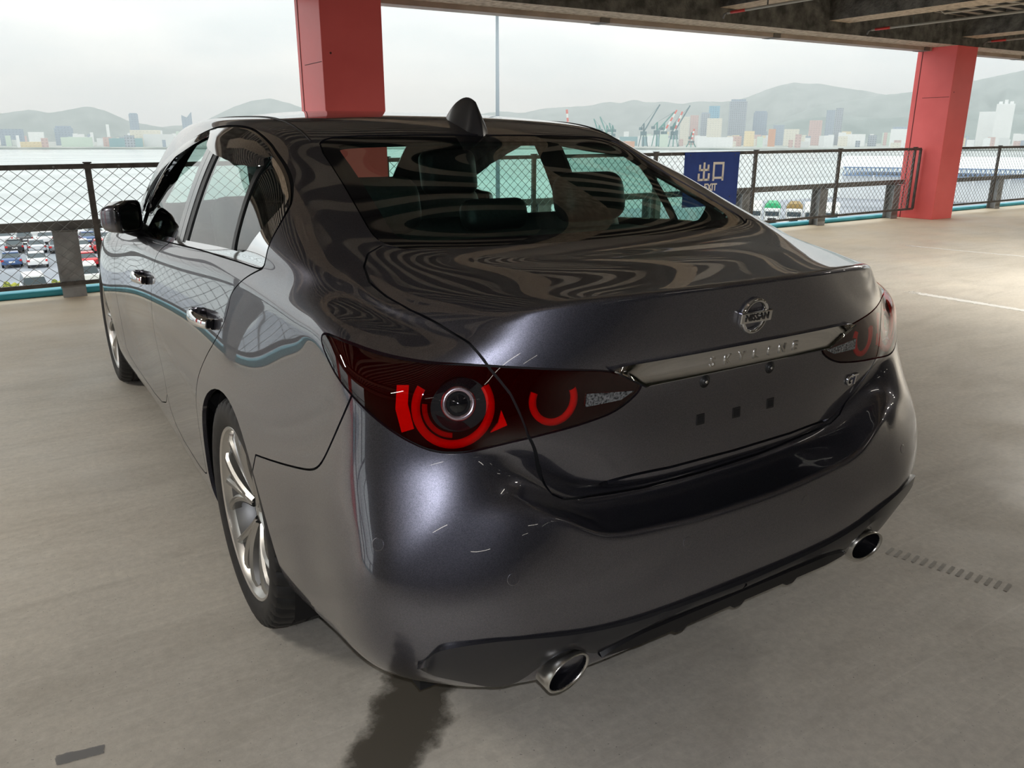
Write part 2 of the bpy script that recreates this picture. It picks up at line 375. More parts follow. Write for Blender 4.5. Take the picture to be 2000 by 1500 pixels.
# cap sections: t1, t3, t4 (w,y,z) and t7 (y,z)
CAP = [
 ((.728,-.66,1.010),(.670,-.69,1.036),(.600,-.74,1.056),(-.86,1.078)),
 ((.752,-.52,1.040),(.690,-.54,1.064),(.612,-.575,1.082),(-.70,1.092)),
 ((.786,-.375,1.076),(.700,-.38,1.112),(.614,-.41,1.118),(-.52,1.108)),
 ((.805,-.21,1.090),(.703,-.22,1.166),(.605,-.26,1.175),(-.33,1.185)),
 ((.815,-.03,1.092),(.698,-.04,1.234),(.592,-.09,1.240),(-.13,1.262)),
 ((.821,.16,1.078),(.685,.15,1.290),(.575,.08,1.310),(.07,1.330)),
 ((.826,.34,1.061),(.668,.33,1.348),(.560,.25,1.378),(.25,1.395)),
 ((.832,.55,1.045),(.657,.54,1.378),(.560,.50,1.418),(.50,1.436)),
 ((.838,.85,1.022),(.650,.84,1.395),(.560,.83,1.428),(.82,1.457)),
 ((.834,1.20,1.000),(.647,1.20,1.400),(.560,1.18,1.430),(1.18,1.465)),
 ((.820,1.55,.985),(.650,1.50,1.385),(.565,1.50,1.415),(1.50,1.453)),
 ((.803,1.90,.968),(.660,1.80,1.325),(.583,1.76,1.365),(1.80,1.412)),
 ((.788,2.20,.952),(.695,2.12,1.155),(.632,2.10,1.190),(2.15,1.240)),
 ((.775,2.45,.935),(.738,2.43,.985),(.685,2.43,1.005),(2.53,1.030)),
 ((.768,2.70,.915),(.750,2.70,.935),(.690,2.72,.950),(2.78,.985)),
 ((.762,2.95,.885),(.730,2.96,.905),(.660,2.98,.920),(3.02,.955)),
 ((.745,3.20,.838),(.700,3.21,.858),(.630,3.24,.875),(3.28,.908)),
 ((.725,3.38,.800),(.670,3.39,.815),(.600,3.43,.830),(3.50,.850))]
def build_cage():
    V = []; 
    ncol = 8+len(YS)+8
    wrap = np.zeros((NR, ncol, 3))
    for k, row in enumerate(REAR):
        for i in range(6): wrap[k, i] = ((W04+[.665 if k < 9 else (.655 if k < 12 else .635)])[i], row[i][1], row[i][0])
        wrap[k, 6] = (row[6][1], row[6][2], row[6][0]); wrap[k, 7] = (row[7][1], row[7][2], row[7][0])
    for k in range(NR):
        W = spl(KY, KW[:, k], YS); Z = spl(KY, KZ[:, k], YS)
        for i, y in enumerate(YS): wrap[k, 8+i] = (W[i], y, Z[i])
        zf = KZ[-1, k]
        # nose
        yn = 3.70-.06*((k-5)/7.)**2-(.03 if k == 0 else 0)
        for q, (w, dy) in enumerate(((.765,-.20),(.70,-.10),(.62,-.055),(.50,-.03),(.38,-.016),(.25,-.007),(.12,-.002),(0,0))):
            wrap[k, 8+len(YS)+q] = (w*(.97 if k > 9 else 1), yn+dy, zf*(1 if k < 8 else 1-.02*(1-w)))
    idx = {}
    def vid(key, co):
        if key not in idx: idx[key] = len(V); V.append(co)
        return idx[key]
    G = np.zeros((NR, ncol), int)
    for k in range(NR):
        for i in range(ncol): G[k, i] = vid(('w', k, i), wrap[k, i])
    # cap rows : j=0 -> rear edge columns 7..0 ; j=1..18 side ; last -> nose columns
    nj = len(YS)+2; C = np.zeros((nj, 8), int); top = NR-1
    C[0] = [G[top, 7-t] for t in range(8)]
    C[nj-1] = [G[top, 8+len(YS)+t] for t in range(8)]
    for j in range(1, nj-1):
        p0 = wrap[top, 7+j]; p1, p3, p4, (y7, z7) = [np.array(a) for a in CAP[j-1][:3]]+[CAP[j-1][3]]
        C[j, 0] = G[top, 7+j]
        pts = {1: p1, 3: p3, 4: p4, 7: np.array([0, y7, z7])}
        b = .014 if 4 <= j <= 13 else .004
        pts[2] = (p1+p3)/2+np.array([b, 0, b*.6])
        for t, fr in ((5, .68), (6, .35)):
            pts[t] = np.array([p4[0]*fr, y7+(p4[1]-y7)*fr**2.2, z7+(p4[2]-z7)*fr**2.7])
        for t in range(1, 8): C[j, t] = vid(('c', j, t), pts[t])
    F = []
    for k in range(NR-1):
        for i in range(ncol-1): F.append((G[k, i], G[k+1, i], G[k+1, i+1], G[k, i+1]))
    for j in range(nj-1):
        for t in range(7): F.append((C[j, t], C[j, t+1], C[j+1, t+1], C[j+1, t]))
    creases = []
    for i in range(8, 8+len(YS)-2): creases.append((G[11, i], G[11, i+1], .35))
    for i in range(0, 7): creases.append((G[12, i], G[12, i+1], (.75,.75,.75,.6,.45,.25,.1)[i]))
    for i in range(0, 5): creases.append((G[7, i], G[7, i+1], .5)); creases.append((G[4, i], G[4, i+1], .6)) if i < 4 else None
    return np.array(V), F, creases

def limit_fit(V, F, n_it=3, cr=()):
    """move the cage so that its Catmull-Clark limit surface passes near the design points (mirror plane kept)"""
    T = V.copy(); n = len(V)
    nb = [set() for _ in range(n)]; dg = [[] for _ in range(n)]; ec = {}
    for f in F:
        for a in range(4):
            u, v, o = f[a], f[(a+1) % 4], f[(a+2) % 4]
            nb[u].add(v); nb[v].add(u); dg[u].append(o)
            e = (min(u, v), max(u, v)); ec[e] = ec.get(e, 0)+1
    bnd = {}
    for e, c in ec.items():
        if c == 1: bnd.setdefault(e[0], []).append(e[1]); bnd.setdefault(e[1], []).append(e[0])
    X = V.copy(); mir = np.array([-1, 1, 1]); cn = {}
    for a, b, c in cr: cn.setdefault(a, []).append((b, c)); cn.setdefault(b, []).append((a, c))
    for it in range(n_it):
        L = np.empty_like(X)
        for i in range(n):
            onm = abs(T[i, 0]) < 1e-9
            if i in bnd and not onm:
                b = bnd[i]; L[i] = (4*X[i]+X[b[0]]+X[b[1]])/6 if len(b) == 2 else X[i]
            elif onm:
                if len(nb[i]) == 3:     # regular after mirroring
                    off = [q for q in nb[i] if abs(T[q, 0]) > 1e-9]; on = [q for q in nb[i] if abs(T[q, 0]) <= 1e-9]
                    s = sum(X[q] for q in on)+X[off[0]]+X[off[0]]*mir
                    d = sum(X[q]+X[q]*mir for q in dg[i])
                    L[i] = (16*X[i]+4*s+d)/36
                else: L[i] = X[i]
            else:
                m = len(nb[i]); L[i] = (m*m*X[i]+4*sum(X[q] for q in nb[i])+sum(X[q] for q in dg[i]))/(m*(m+5))
        for i, q in cn.items():
            if len(q) == 1 and abs(T[i, 0]) < 1e-9: q = q+[(-q[0][0]-1, q[0][1])]
            if len(q) != 2: continue
            c = (q[0][1]+q[1][1])/2; g_ = lambda k: X[k] if k >= 0 else X[-k-1]*mir
            L[i] = L[i]*(1-c)+c*(4*X[i]+g_(q[0][0])+g_(q[1][0]))/6
        X += (T-L)*.85
        X[np.abs(T[:, 0]) < 1e-9, 0] = 0
    return X

def dense_body(level=4):
    V, F, cr = build_cage(); X = limit_fit(V, F, 4, cr)
    n = len(X); on = np.abs(X[:, 0]) < 1e-9
    remap = np.where(on, np.arange(n), np.arange(n)+n)
    used = {}
    VV = [tuple(v*[-1, 1, 1]) for v in X]; mm = list(range(n))
    for i in range(n):
        if not on[i]: mm[i] = len(VV); VV.append(tuple(X[i]))
    FF = [tuple(f) for f in F]+[tuple(mm[q] for q in reversed(f)) for f in F]
    me = bpy.data.meshes.new('tmp'); me.from_pydata(VV, [], FF); me.validate(); me.update()
    cd_ = {}
    for a, b, c in cr: cd_[(min(a, b), max(a, b))] = c; cd_[(min(mm[a], mm[b]), max(mm[a], mm[b]))] = c
    at = me.attributes.new('crease_edge', 'FLOAT', 'EDGE')
    for e in me.edges:
        k = (min(e.vertices), max(e.vertices))
        if k in cd_: at.data[e.index].value = cd_[k]
    o = bpy.data.objects.new('tmp', me); COL.objects.link(o)
    md = o.modifiers.new('s', 'SUBSURF'); md.levels = level; md.subdivision_type = 'CATMULL_CLARK'
    dgp = bpy.context.evaluated_depsgraph_get(); ev = o.evaluated_get(dgp).to_mesh()
    nv = len(ev.vertices); P = np.empty(nv*3); ev.vertices.foreach_get('co', P); P = P.reshape(-1, 3)
    nl = len(ev.loops); Lp = np.empty(nl, int); ev.loops.foreach_get('vertex_index', Lp); Q = Lp.reshape(-1, 4)
    Nn = np.empty(nv*3); ev.vertices.foreach_get('normal', Nn); Nn = Nn.reshape(-1, 3).copy()
    bpy.data.objects.remove(o); bpy.data.meshes.remove(me)
    # keep left half (x<=0)
    keep = P[Q].mean(1)[:, 0] < 0
    Q = Q[keep]; u = np.unique(Q); mp = np.full(nv, -1); mp[u] = np.arange(len(u))
    P = P[u].copy(); Nn = Nn[u]; Q = mp[Q]
    P[np.abs(P[:, 0]) < 1e-6, 0] = 0; Nn[P[:, 0] == 0, 0] = 0
    tri = np.concatenate([Q[:, [0, 1, 2]], Q[:, [0, 2, 3]]])
    # outward check
    c = P[tri]; fn = np.cross(c[:, 1]-c[:, 0], c[:, 2]-c[:, 0])
    if (fn*Nn[tri].mean(1)).sum() < 0: tri = tri[:, ::-1]
    if Nn[np.argmin(P[:, 0])][0] > 0: Nn = -Nn; tri = tri[:, ::-1]
    return P, Nn, tri

# ---------------------------------------------------------------- cutting the surface into panels
def chaikin(p, n=2, closed=True):
    p = np.asarray(p, float)
    for _ in range(n):
        q = np.roll(p, -1, 0)
        if closed: p = np.stack([p*.75+q*.25, p*.25+q*.75], 1).reshape(-1, p.shape[1])
        else:
            a, b = p[:-1], p[1:]; m = np.stack([a*.75+b*.25, a*.25+b*.75], 1).reshape(-1, p.shape[1])
            p = np.concatenate([p[:1], m[1:-1], p[-1:]])
    return p
def sdf(poly, X):
    """signed distance to a closed polygon, negative inside"""
    poly = np.asarray(poly, float); out = np.empty(len(X))
    B = np.roll(poly, -1, 0); d = B-poly; L2 = (d**2).sum(1)+1e-12
    for s in range(0, len(X), 20000):
        x = X[s:s+20000]; v = x[:, None]-poly[None]
        t = np.clip((v*d[None]).sum(2)/L2, 0, 1)
        dist = np.sqrt(((v-t[:, :, None]*d[None])**2).sum(2)).min(1)
        y0, y1 = poly[:, 1], B[:, 1]
        c = ((y0[None] > x[:, 1:2]) != (y1[None] > x[:, 1:2])) & (x[:, 0:1] < (B[:, 0]-poly[:, 0])[None]*(x[:, 1:2]-y0[None])/(y1-y0+1e-15)[None]+poly[:, 0][None])
        out[s:s+20000] = np.where(c.sum(1) % 2 == 1, -dist, dist)
    return out
def split_mesh(P, N, T, d, m):
    """cut triangles whose three vertices are inside mask m along d = 0"""
    d = np.where(np.abs(d) < 2e-5, 2e-5, d)
    ok = m[T].all(1); s = d[T] > 0; mix = ok & (s.any(1) & ~s.all(1))
    if not mix.any(): return P, N, T
    M = T[mix]; S = s[mix]
    lone = np.where(S.sum(1) == 1, S.argmax(1), (~S).argmax(1))
    r = np.arange(len(M)); a = M[r, lone]; b = M[r, (lone+1) % 3]; c = M[r, (lone+2) % 3]
    e = np.concatenate([np.stack([a, b], 1), np.stack([a, c], 1)]); es = np.sort(e, 1)
    u, inv = np.unique(es, axis=0, return_inverse=True); inv = inv.reshape(-1)
    t = (d[u[:, 0]]/(d[u[:, 0]]-d[u[:, 1]]))[:, None]
    NP = P[u[:, 0]]*(1-t)+P[u[:, 1]]*t; NN = N[u[:, 0]]*(1-t)+N[u[:, 1]]*t
    NN /= np.linalg.norm(NN, axis=1)[:, None]+1e-12
    ab = inv[:len(M)]+len(P); ac = inv[len(M):]+len(P)
    T = np.concatenate([T[~mix], np.stack([a, ab, ac], 1), np.stack([ab, b, c], 1), np.stack([ab, c, ac], 1)])
    return np.concatenate([P, NP]), np.concatenate([N, NN]), T
def yz(P): return P[:, 1:3]
def sz(P): return np.stack([(-P[:, 0]+P[:, 1])*.70711, P[:, 2]], 1)
def wp(P): return np.stack([-P[:, 0], (P[:, 1]+P[:, 2])*.70711], 1)
def wy(P): return np.stack([-P[:, 0], P[:, 1]], 1)
def to_sz(L): return [((w+y)*.70711, z) for w, y, z in L]
def to_wp(L): return [(w, (y+z)*.70711) for w, y, z in L]

def circle(cy, cz, r, n=48): return [(cy+r*math.cos(a), cz+r*math.sin(a)) for a in np.linspace(0, 2*math.pi, n, endpoint=False)]
ARCH_R = circle(.03, .318, .375); ARCH_F = circle(2.875, .318, .375)
DLO_OUT = [(1.97,.938),(1.709,.950),(1.365,.973),(.918,1.002),(.486,1.027),(.211,1.036),(.05,1.042),(-.108,1.044),(-.150,1.050),(-.162,1.08),(-.159,1.105),(-.153,1.145),(-.129,1.177),(-.105,1.199),(-.056,1.226),(-.001,1.251),(.097,1.287),(.18,1.315),(.261,1.344),(.364,1.369),(.486,1.388),(.663,1.399),(.873,1.398),(1.017,1.385),(1.2,1.355),(1.4,1.305),(1.6,1.228),(1.8,1.105),(1.95,.968)]
DLO_GL = [(1.90,.958),(1.709,.968),(1.365,.990),(.931,1.017),(.496,1.043),(.139,1.064),(.000,1.066),(-.033,1.096),(-.082,1.147),(-.095,1.185),(-.076,1.205),(-.040,1.222),(.045,1.256),(.13,1.284),(.20,1.307),(.275,1.329),(.37,1.352),(.487,1.369),(.663,1.380),(.873,1.378),(1.017,1.364),(1.19,1.334),(1.38,1.284),(1.57,1.208),(1.76,1.090),(1.88,.982)]
RDOOR = [(1.17,.27),(1.171,.55),(1.17,.78),(1.14,.88),(1.09,.955),(.98,.995),(.85,1.022),(.81,1.05),(.81,1.42)]
RD_REAR = [(-.06,1.42),(-.06,1.10),(-.135,1.058),(-.150,1.050),(-.113,1.040),(-.05,1.018),(.013,.988),(.072,.954),(.080,.919),(.107,.870),(.179,.805),(.266,.740),(.350,.662),(.40,.595),(.435,.54),(.455,.45),(.45,.36),(.44,.27)]
REAR_DOOR = RD_REAR+RDOOR
FRONT_DOOR = [(1.17,.27),(1.171,.55),(1.17,.78),(1.14,.88),(1.09,.955),(.98,.995),(.85,1.022),(.81,1.05),(.81,1.42),(2.4,1.42),(2.36,1.0),(2.27,.90),(2.22,.80),(2.20,.62),(2.235,.45),(2.24,.27)]
LAMP = to_sz([(.842,-.612,.984),(.822,-.680,.980),(.781,-.755,.963),(.734,-.815,.956),(.678,-.856,.951),(.617,-.887,.946),(.524,-.931,.937),(.396,-.962,.922),(.351,-.964,.906),(.275,-.960,.873),
 (.34,-.956,.827),(.429,-.953,.813),(.554,-.937,.803),(.633,-.910,.788),(.684,-.895,.786),(.731,-.877,.792),(.775,-.853,.817),(.812,-.819,.850),(.841,-.763,.893),(.848,-.674,.932),(.849,-.618,.962)])
TRUNK = to_wp([(0,-.505,1.108),(.173,-.503,1.108),(.314,-.488,1.109),(.484,-.463,1.109),(.566,-.440,1.110),(.612,-.405,1.119),(.657,-.429,1.107),(.686,-.474,1.086),(.701,-.537,1.061),(.697,-.617,1.042),(.684,-.698,1.028),(.659,-.777,1.011),(.643,-.834,.996),(.632,-.865,.977),(.612,-.891,.938),(.582,-.918,.891),(.554,-.937,.806),(.520,-.920,.731),(.496,-.908,.688),(.472,-.905,.650),(.440,-.900,.627),(.36,-.895,.616),(.2,-.895,.602),(0,-.895,.598)])
TRUNK = TRUNK+[(-.4, TRUNK[-1][1]), (-.4, TRUNK[0][1])]
BUMP = [(.50,.605),(.367,.640),(.244,.675),(.185,.696),(.152,.722),(.116,.778),(.054,.890),(.03,.95),(-1.2,.95),(-1.2,-.2),(.50,-.2)]
RWIN = [(-.3,.172),(0,.170),(.173,.174),(.327,.180),(.446,.183),(.52,.176),(.556,.143),(.568,-.032),(.595,-.23),(.609,-.34),(.606,-.385),(.585,-.42),(.566,-.441),(.484,-.470),(.314,-.494),(.173,-.510),(0,-.512),(-.3,-.512)]
WSH = [(-.3,1.80),(0,1.80),(.3,1.785),(.5,1.745),(.565,1.74),(.600,1.95),(.640,2.2),(.672,2.37),(.645,2.43),(.5,2.50),(.3,2.53),(0,2.55),(-.3,2.55)]
HOOD = [(-.3,2.60),(0,2.60),(.3,2.585),(.5,2.55),(.70,2.50),(.755,2.52),(.765,2.7),(.745,3.0),(.69,3.35),(.60,3.52),(.3,3.62),(0,3.64),(-.3,3.64)]
HLAMP = [(2.98,.70),(3.15,.745),(3.40,.765),(3.70,.755),(3.70,.66),(3.45,.61),(3.2,.62)]
def panels():
    P, N, T = dense_body(4)
    g = .0022
    F = {}
    side = lambda P: (P[:, 0] < -.55)
    defs = {
     'arch_r': (lambda P: sdf(ARCH_R, yz(P)), lambda P: (P[:, 0] < -.68) & (P[:, 2] < .76) & (P[:, 1] < 1), (0,)),
     'arch_f': (lambda P: sdf(ARCH_F, yz(P)), lambda P: (P[:, 0] < -.68) & (P[:, 2] < .76) & (P[:, 1] > 2), (0,)),
     'dlo': (lambda P: sdf(chaikin(DLO_OUT, 2), yz(P)), lambda P: (P[:, 0] < -.622) & (P[:, 2] > .9) & (P[:, 1] > -.25) & (P[:, 1] < 2.3), (-g, g)),
     'dlg': (lambda P: sdf(chaikin(DLO_GL, 2), yz(P)), lambda P: (P[:, 0] < -.622) & (P[:, 2] > .9) & (P[:, 1] > -.25) & (P[:, 1] < 2.3), (-g, .0055)),
     'rdoor': (lambda P: sdf(chaikin(REAR_DOOR, 2), yz(P)), lambda P: (P[:, 0] < -.70) & (P[:, 2] < 1.15), (-g, g)),
     'fdoor': (lambda P: sdf(chaikin(FRONT_DOOR, 2), yz(P)), lambda P: (P[:, 0] < -.70) & (P[:, 2] < 1.15), (-g, g)),
     'lamp': (lambda P: sdf(chaikin(LAMP, 2), sz(P)), lambda P: (P[:, 1] < -.5) & (P[:, 0] < -.2) & (P[:, 2] > .7) & ((P[:, 2] < .992)), (-g, g)),
     'clear': (lambda P: np.hypot(sz(P)[:, 0]+.1480, (sz(P)[:, 1]-.876))-.050, lambda P: (P[:, 1] < -.7) & (P[:, 0] < -.5) & (P[:, 2] > .79) & (P[:, 2] < .95), (0,)),
     'trunk': (lambda P: sdf(TRUNK, wp(P)), lambda P: (P[:, 1] < -.3) & (P[:, 0] > -.76) & (P[:, 2] > .55), (-g, g)),
     'bump': (lambda P: sdf(chaikin(BUMP, 2), sz(P)), lambda P: (P[:, 1] < .3) & (P[:, 2] < .97) & (P[:, 0] < -.6) & (P[:, 2] > .5), (-g, g)),
     'rwin': (lambda P: sdf(chaikin(RWIN, 1), wy(P)), lambda P: (P[:, 2] > 1.09) & (P[:, 1] < .4) & (P[:, 1] > -.54) & (P[:, 0] > -.64), (-g, g, -.05)),
     'wsh': (lambda P: sdf(chaikin(WSH, 1), wy(P)), lambda P: (P[:, 2] > .9) & (P[:, 1] > 1.6) & (P[:, 1] < 2.6) & (P[:, 0] > -.72), (-g, g, -.05)),
     'hood': (lambda P: sdf(chaikin(HOOD, 1), wy(P)), lambda P: (P[:, 2] > .73) & (P[:, 1] > 2.2) & (P[:, 0] > -.79), (-g, g)),
     'ditch': (lambda P: -P[:, 0]-.566, lambda P: (P[:, 2] > 1.35) & (P[:, 1] > .17) & (P[:, 1] < 1.73), (-g, g)),
     'hlamp': (lambda P: sdf(chaikin(HLAMP, 2), yz(P)), lambda P: (P[:, 1] > 2.7) & (P[:, 0] < -.45) & (P[:, 2] < .79) & (P[:, 2] > .5), (-g, g)),
    }
    for k, (fn, mk, offs) in defs.items():
        for o in offs:
            m = mk(P); d = np.full(len(P), 9.)
            d[m] = fn(P[m])+(-o)
            P, N, T = split_mesh(P, N, T, d, m)
    # extra straight cuts inside the side glass : pillar strip and divider edges
    PIL = [('y', .695), ('y', .750), ('y', .875), ('y', .81-g), ('y', .81+g)]
    dlo_m = lambda P: (P[:, 0] < -.622) & (P[:, 2] > .94) & (P[:, 1] > -.25) & (P[:, 1] < 2.3)
    for _, v in PIL:
        m = dlo_m(P); P, N, T = split_mesh(P, N, T, P[:, 1]-v, m)
    dv = lambda P: P[:, 1]-(.124+(P[:, 2]-1.061)*.37)
    for o in (-.014, .014):
        m = dlo_m(P); P, N, T = split_mesh(P, N, T, dv(P)-o, m)
    m = dlo_m(P) & (P[:, 1] < .1); P, N, T = split_mesh(P, N, T, P[:, 2]-1.19, m)
    m = dlo_m(P); P, N, T = split_mesh(P, N, T, P[:, 2]-1.08, m & (P[:, 1] < .1))
    # classification on triangle centroids
    C = P[T].mean(1); w = -C[:, 0]; y = C[:, 1]; z = C[:, 2]
    D = {}
    for k, (fn, mk, offs) in defs.items():
        m = mk(C); d = np.full(len(C), 9.); d[m] = fn(C[m]); D[k] = d
    n = len(C); lab = np.full(n, '', dtype=object); done = np.zeros(n, bool)
    def put(mask, name):
        mask = mask & ~done; lab[mask] = name; done[mask] = True
    put((D['arch_r'] < 0) | (D['arch_f'] < 0), 'x')
    inside = D['dlo'] < -g
    put(inside & (D['dlg'] < -g) & (y > .875), 'front_glass')
    pil = inside & (y < .875) & (y > .695)
    put(pil & (np.abs(y-.81) < g), 'x')
    put(pil & (y < .75) & (D['dlg'] < .0055), 'pillar_seal')
    put(pil & (D['dlg'] < .0055), 'pillar_trim')
    div = np.abs(y-(.124+(z-1.061)*.37)) < .014
    put(inside & (D['dlg'] < -g) & div, 'window_divider')
    qg = y < (.124+(z-1.061)*.37)
    put(inside & (D['dlg'] < -g) & qg, 'quarter_glass')
    put(inside & (D['dlg'] < -g), 'rear_glass')
    wedge = (y < .02) & (z < 1.19)
    put(inside & (D['dlg'] < .0055) & ~((y < .9) & (y > .6) & (z > 1.2) & (D['dlg'] < -.0)), 'chrome_molding')
    put(inside & wedge, 'chrome_molding')
    put(inside & (z < 1.08) & (y > -.2), 'chrome_molding')
    put(inside, 'window_frame')
    put(np.abs(D['dlo']) <= g, 'x')
    ins = D['lamp'] < -g
    put(ins & (D['clear'] < 0), 'clear_lens')
    put(ins & (D['trunk'] < -g), 'lid_lamp'); put(ins & (D['trunk'] > g), 'corner_lamp'); put(ins, 'x')
    put(np.abs(D['lamp']) <= g, 'x')
    put(D['rwin'] < -.05, 'back_glass'); put(D['rwin'] < -g, 'back_frit'); put(np.abs(D['rwin']) <= g, 'x')
    put(D['trunk'] < -g, 'trunk_lid'); put(np.abs(D['trunk']) <= g, 'x')
    put(D['wsh'] < -.05, 'front_screen'); put(D['wsh'] < -g, 'screen_frit'); put(np.abs(D['wsh']) <= g, 'x')
    put(D['hood'] < -g, 'hood'); put(np.abs(D['hood']) <= g, 'x')
    put(D['hlamp'] < -g, 'headlamp'); put(np.abs(D['hlamp']) <= g, 'x')
    put(D['rdoor'] < -g, 'rear_door'); put(np.abs(D['rdoor']) <= g, 'x')
    put(D['fdoor'] < -g, 'front_door'); put(np.abs(D['fdoor']) <= g, 'x')
    # bumper
    db = np.full(n, 9.); mb = (y < .3) & (z < .97); db[mb] = sdf(chaikin(BUMP, 2), sz(C[mb]))
    put(db < -g, 'rear_bumper'); put((np.abs(db) <= g) & (w > .6) & (z > .5), 'x')
    put((w < .566-g) & (z > 1.3) & (y > .1), 'roof_panel'); put((np.abs(w-.566) <= g) & (z > 1.35) & (y > .17) & (y < 1.73), 'x')
    put(~done, 'body_shell')
    return P, N, T, lab

def panel_object(name, P, N, T, sel, mat, parent, mirror=0, inset=0., flange=.012, fdir=None):
    """mirror 0: left only, 1: right only (mirrored), 2: both halves joined"""
    t = T[sel]; u = np.unique(t); mp = np.full(len(P), -1); mp[u] = np.arange(len(u))
    p = P[u]-N[u]*inset; nn = N[u]; t = mp[t]
    # rim: boundary edges folded inwards
    e = np.concatenate([t[:, [0, 1]], t[:, [1, 2]], t[:, [2, 0]]]); es = np.sort(e, 1)
    k = es[:, 0].astype(np.int64)*10**7+es[:, 1]; uq, ix, ct = np.unique(k, return_index=True, return_counts=True)
    be = e[ix[ct == 1]]
    if mirror == 2: be = be[~((np.abs(p[be[:, 0], 0]) < 1e-6) & (np.abs(p[be[:, 1], 0]) < 1e-6))]
    if flange and len(be):
        bv = np.unique(be); m2 = np.full(len(p), -1); m2[bv] = np.arange(len(bv))+len(p)
        a, b = be[:, 0], be[:, 1]
        q1 = np.stack([b, a, m2[a]], 1); q2 = np.stack([b, m2[a], m2[b]], 1)
        p = np.concatenate([p, p[bv]-nn[bv]*flange]); rim = np.concatenate([q1, q2])
        nn = np.concatenate([nn, nn[bv]])
    else: rim = np.zeros((0, 3), int)
    if mirror == 2:
        on = np.abs(p[:, 0]) < 1e-6; p[on, 0] = 0
        mm = np.arange(len(p)); off = np.where(~on)[0]; mm[off] = len(p)+np.arange(len(off))
        p2 = p[off]*[-1, 1, 1]; n2 = nn[off]*[-1, 1, 1]
        t = np.concatenate([t, mm[t][:, ::-1]]); nt0 = len(t)
        rim = np.concatenate([rim, mm[rim][:, ::-1]]) if len(rim) else rim
        p = np.concatenate([p, p2]); nn = np.concatenate([nn, n2])
    elif mirror == 1:
        p = p*[-1, 1, 1]; nn = nn*[-1, 1, 1]; t = t[:, ::-1]; rim = rim[:, ::-1]
    me = bpy.data.meshes.new(name); F = np.concatenate([t, rim])
    me.vertices.add(len(p)); me.vertices.foreach_set('co', p.ravel())
    me.loops.add(len(F)*3); me.loops.foreach_set('vertex_index', F.ravel())
    me.polygons.add(len(F)); me.polygons.foreach_set('loop_start', np.arange(len(F))*3)
    me.polygons.foreach_set('use_smooth', np.ones(len(F), bool))
    me.update(calc_edges=True); me.validate()
    # custom normals: surface normals on the skin, face normals on the rim
    if len(me.polygons) == len(F):
        fn = np.cross(p[rim[:, 1]]-p[rim[:, 0]], p[rim[:, 2]]-p[rim[:, 0]]) if len(rim) else np.zeros((0, 3))
        fn /= np.linalg.norm(fn, axis=1)[:, None]+1e-12
        ln = np.concatenate([nn[t].reshape(-1, 3), np.repeat(fn, 3, 0)])
        me.normals_split_custom_set(ln.tolist())
    if mat: me.materials.append(mat)
    return link(name, me, parent)

# ================================================================ THE CAR
car = thing('car', 'dark grey metallic four-door sedan parked on the deck, seen from behind its left corner', 'car')
P_, N_, T_, LAB = panels()
from mathutils.bvhtree import BVHTree
_bP, _bN, _bT = dense_body(3)
_bP = np.concatenate([_bP, _bP*[-1, 1, 1]]); _bT = np.concatenate([_bT, _bT[:, ::-1]+len(_bP)//2])
BV = BVHTree.FromPolygons([tuple(p) for p in _bP], [tuple(t) for t in _bT])
def hit(o, d):
    l, n, i, q = BV.ray_cast(Vector(o), Vector(d).normalized(), 30)
    if n is not None and n.dot(Vector(d)) > 0: n = -n
    return l, n
def rear_hit(x, z): return hit((x, -3, z), (0, 1, 0))
def side_hit(y, z, s=-1): return hit((s*3, y, z), (-s, 0, 0))
def top_hit(x, y): return hit((x, y, 4), (0, 0, -1))

def both(name, key, m, **k):
    for mi in (0, 1): panel_object(name, P_, N_, T_, LAB == key, m, car, mirror=mi, **k)
panel_object('body_shell', P_, N_, T_, LAB == 'body_shell', paint, car, mirror=2)
panel_object('roof_panel', P_, N_, T_, LAB == 'roof_panel', paint, car, mirror=2)
trunk = panel_object('trunk_lid', P_, N_, T_, LAB == 'trunk_lid', paint, car, mirror=2)
panel_object('hood', P_, N_, T_, LAB == 'hood', paint, car, mirror=2)
bumper = panel_object('rear_bumper', P_, N_, T_, LAB == 'rear_bumper', paint, car, mirror=2)
tag(panel_object('rear_window', P_, N_, T_, LAB == 'back_glass', g_back, car, mirror=2, inset=.003, flange=0), 'green tinted rear window glass')
panel_object('window_border', P_, N_, T_, LAB == 'back_frit', frit, car, mirror=2, inset=.0025, flange=.006)
panel_object('windshield', P_, N_, T_, LAB == 'front_screen', g_screen, car, mirror=2, inset=.003, flange=0)
panel_object('window_border', P_, N_, T_, LAB == 'screen_frit', frit, car, mirror=2, inset=.0025, flange=.006)
doors = {}
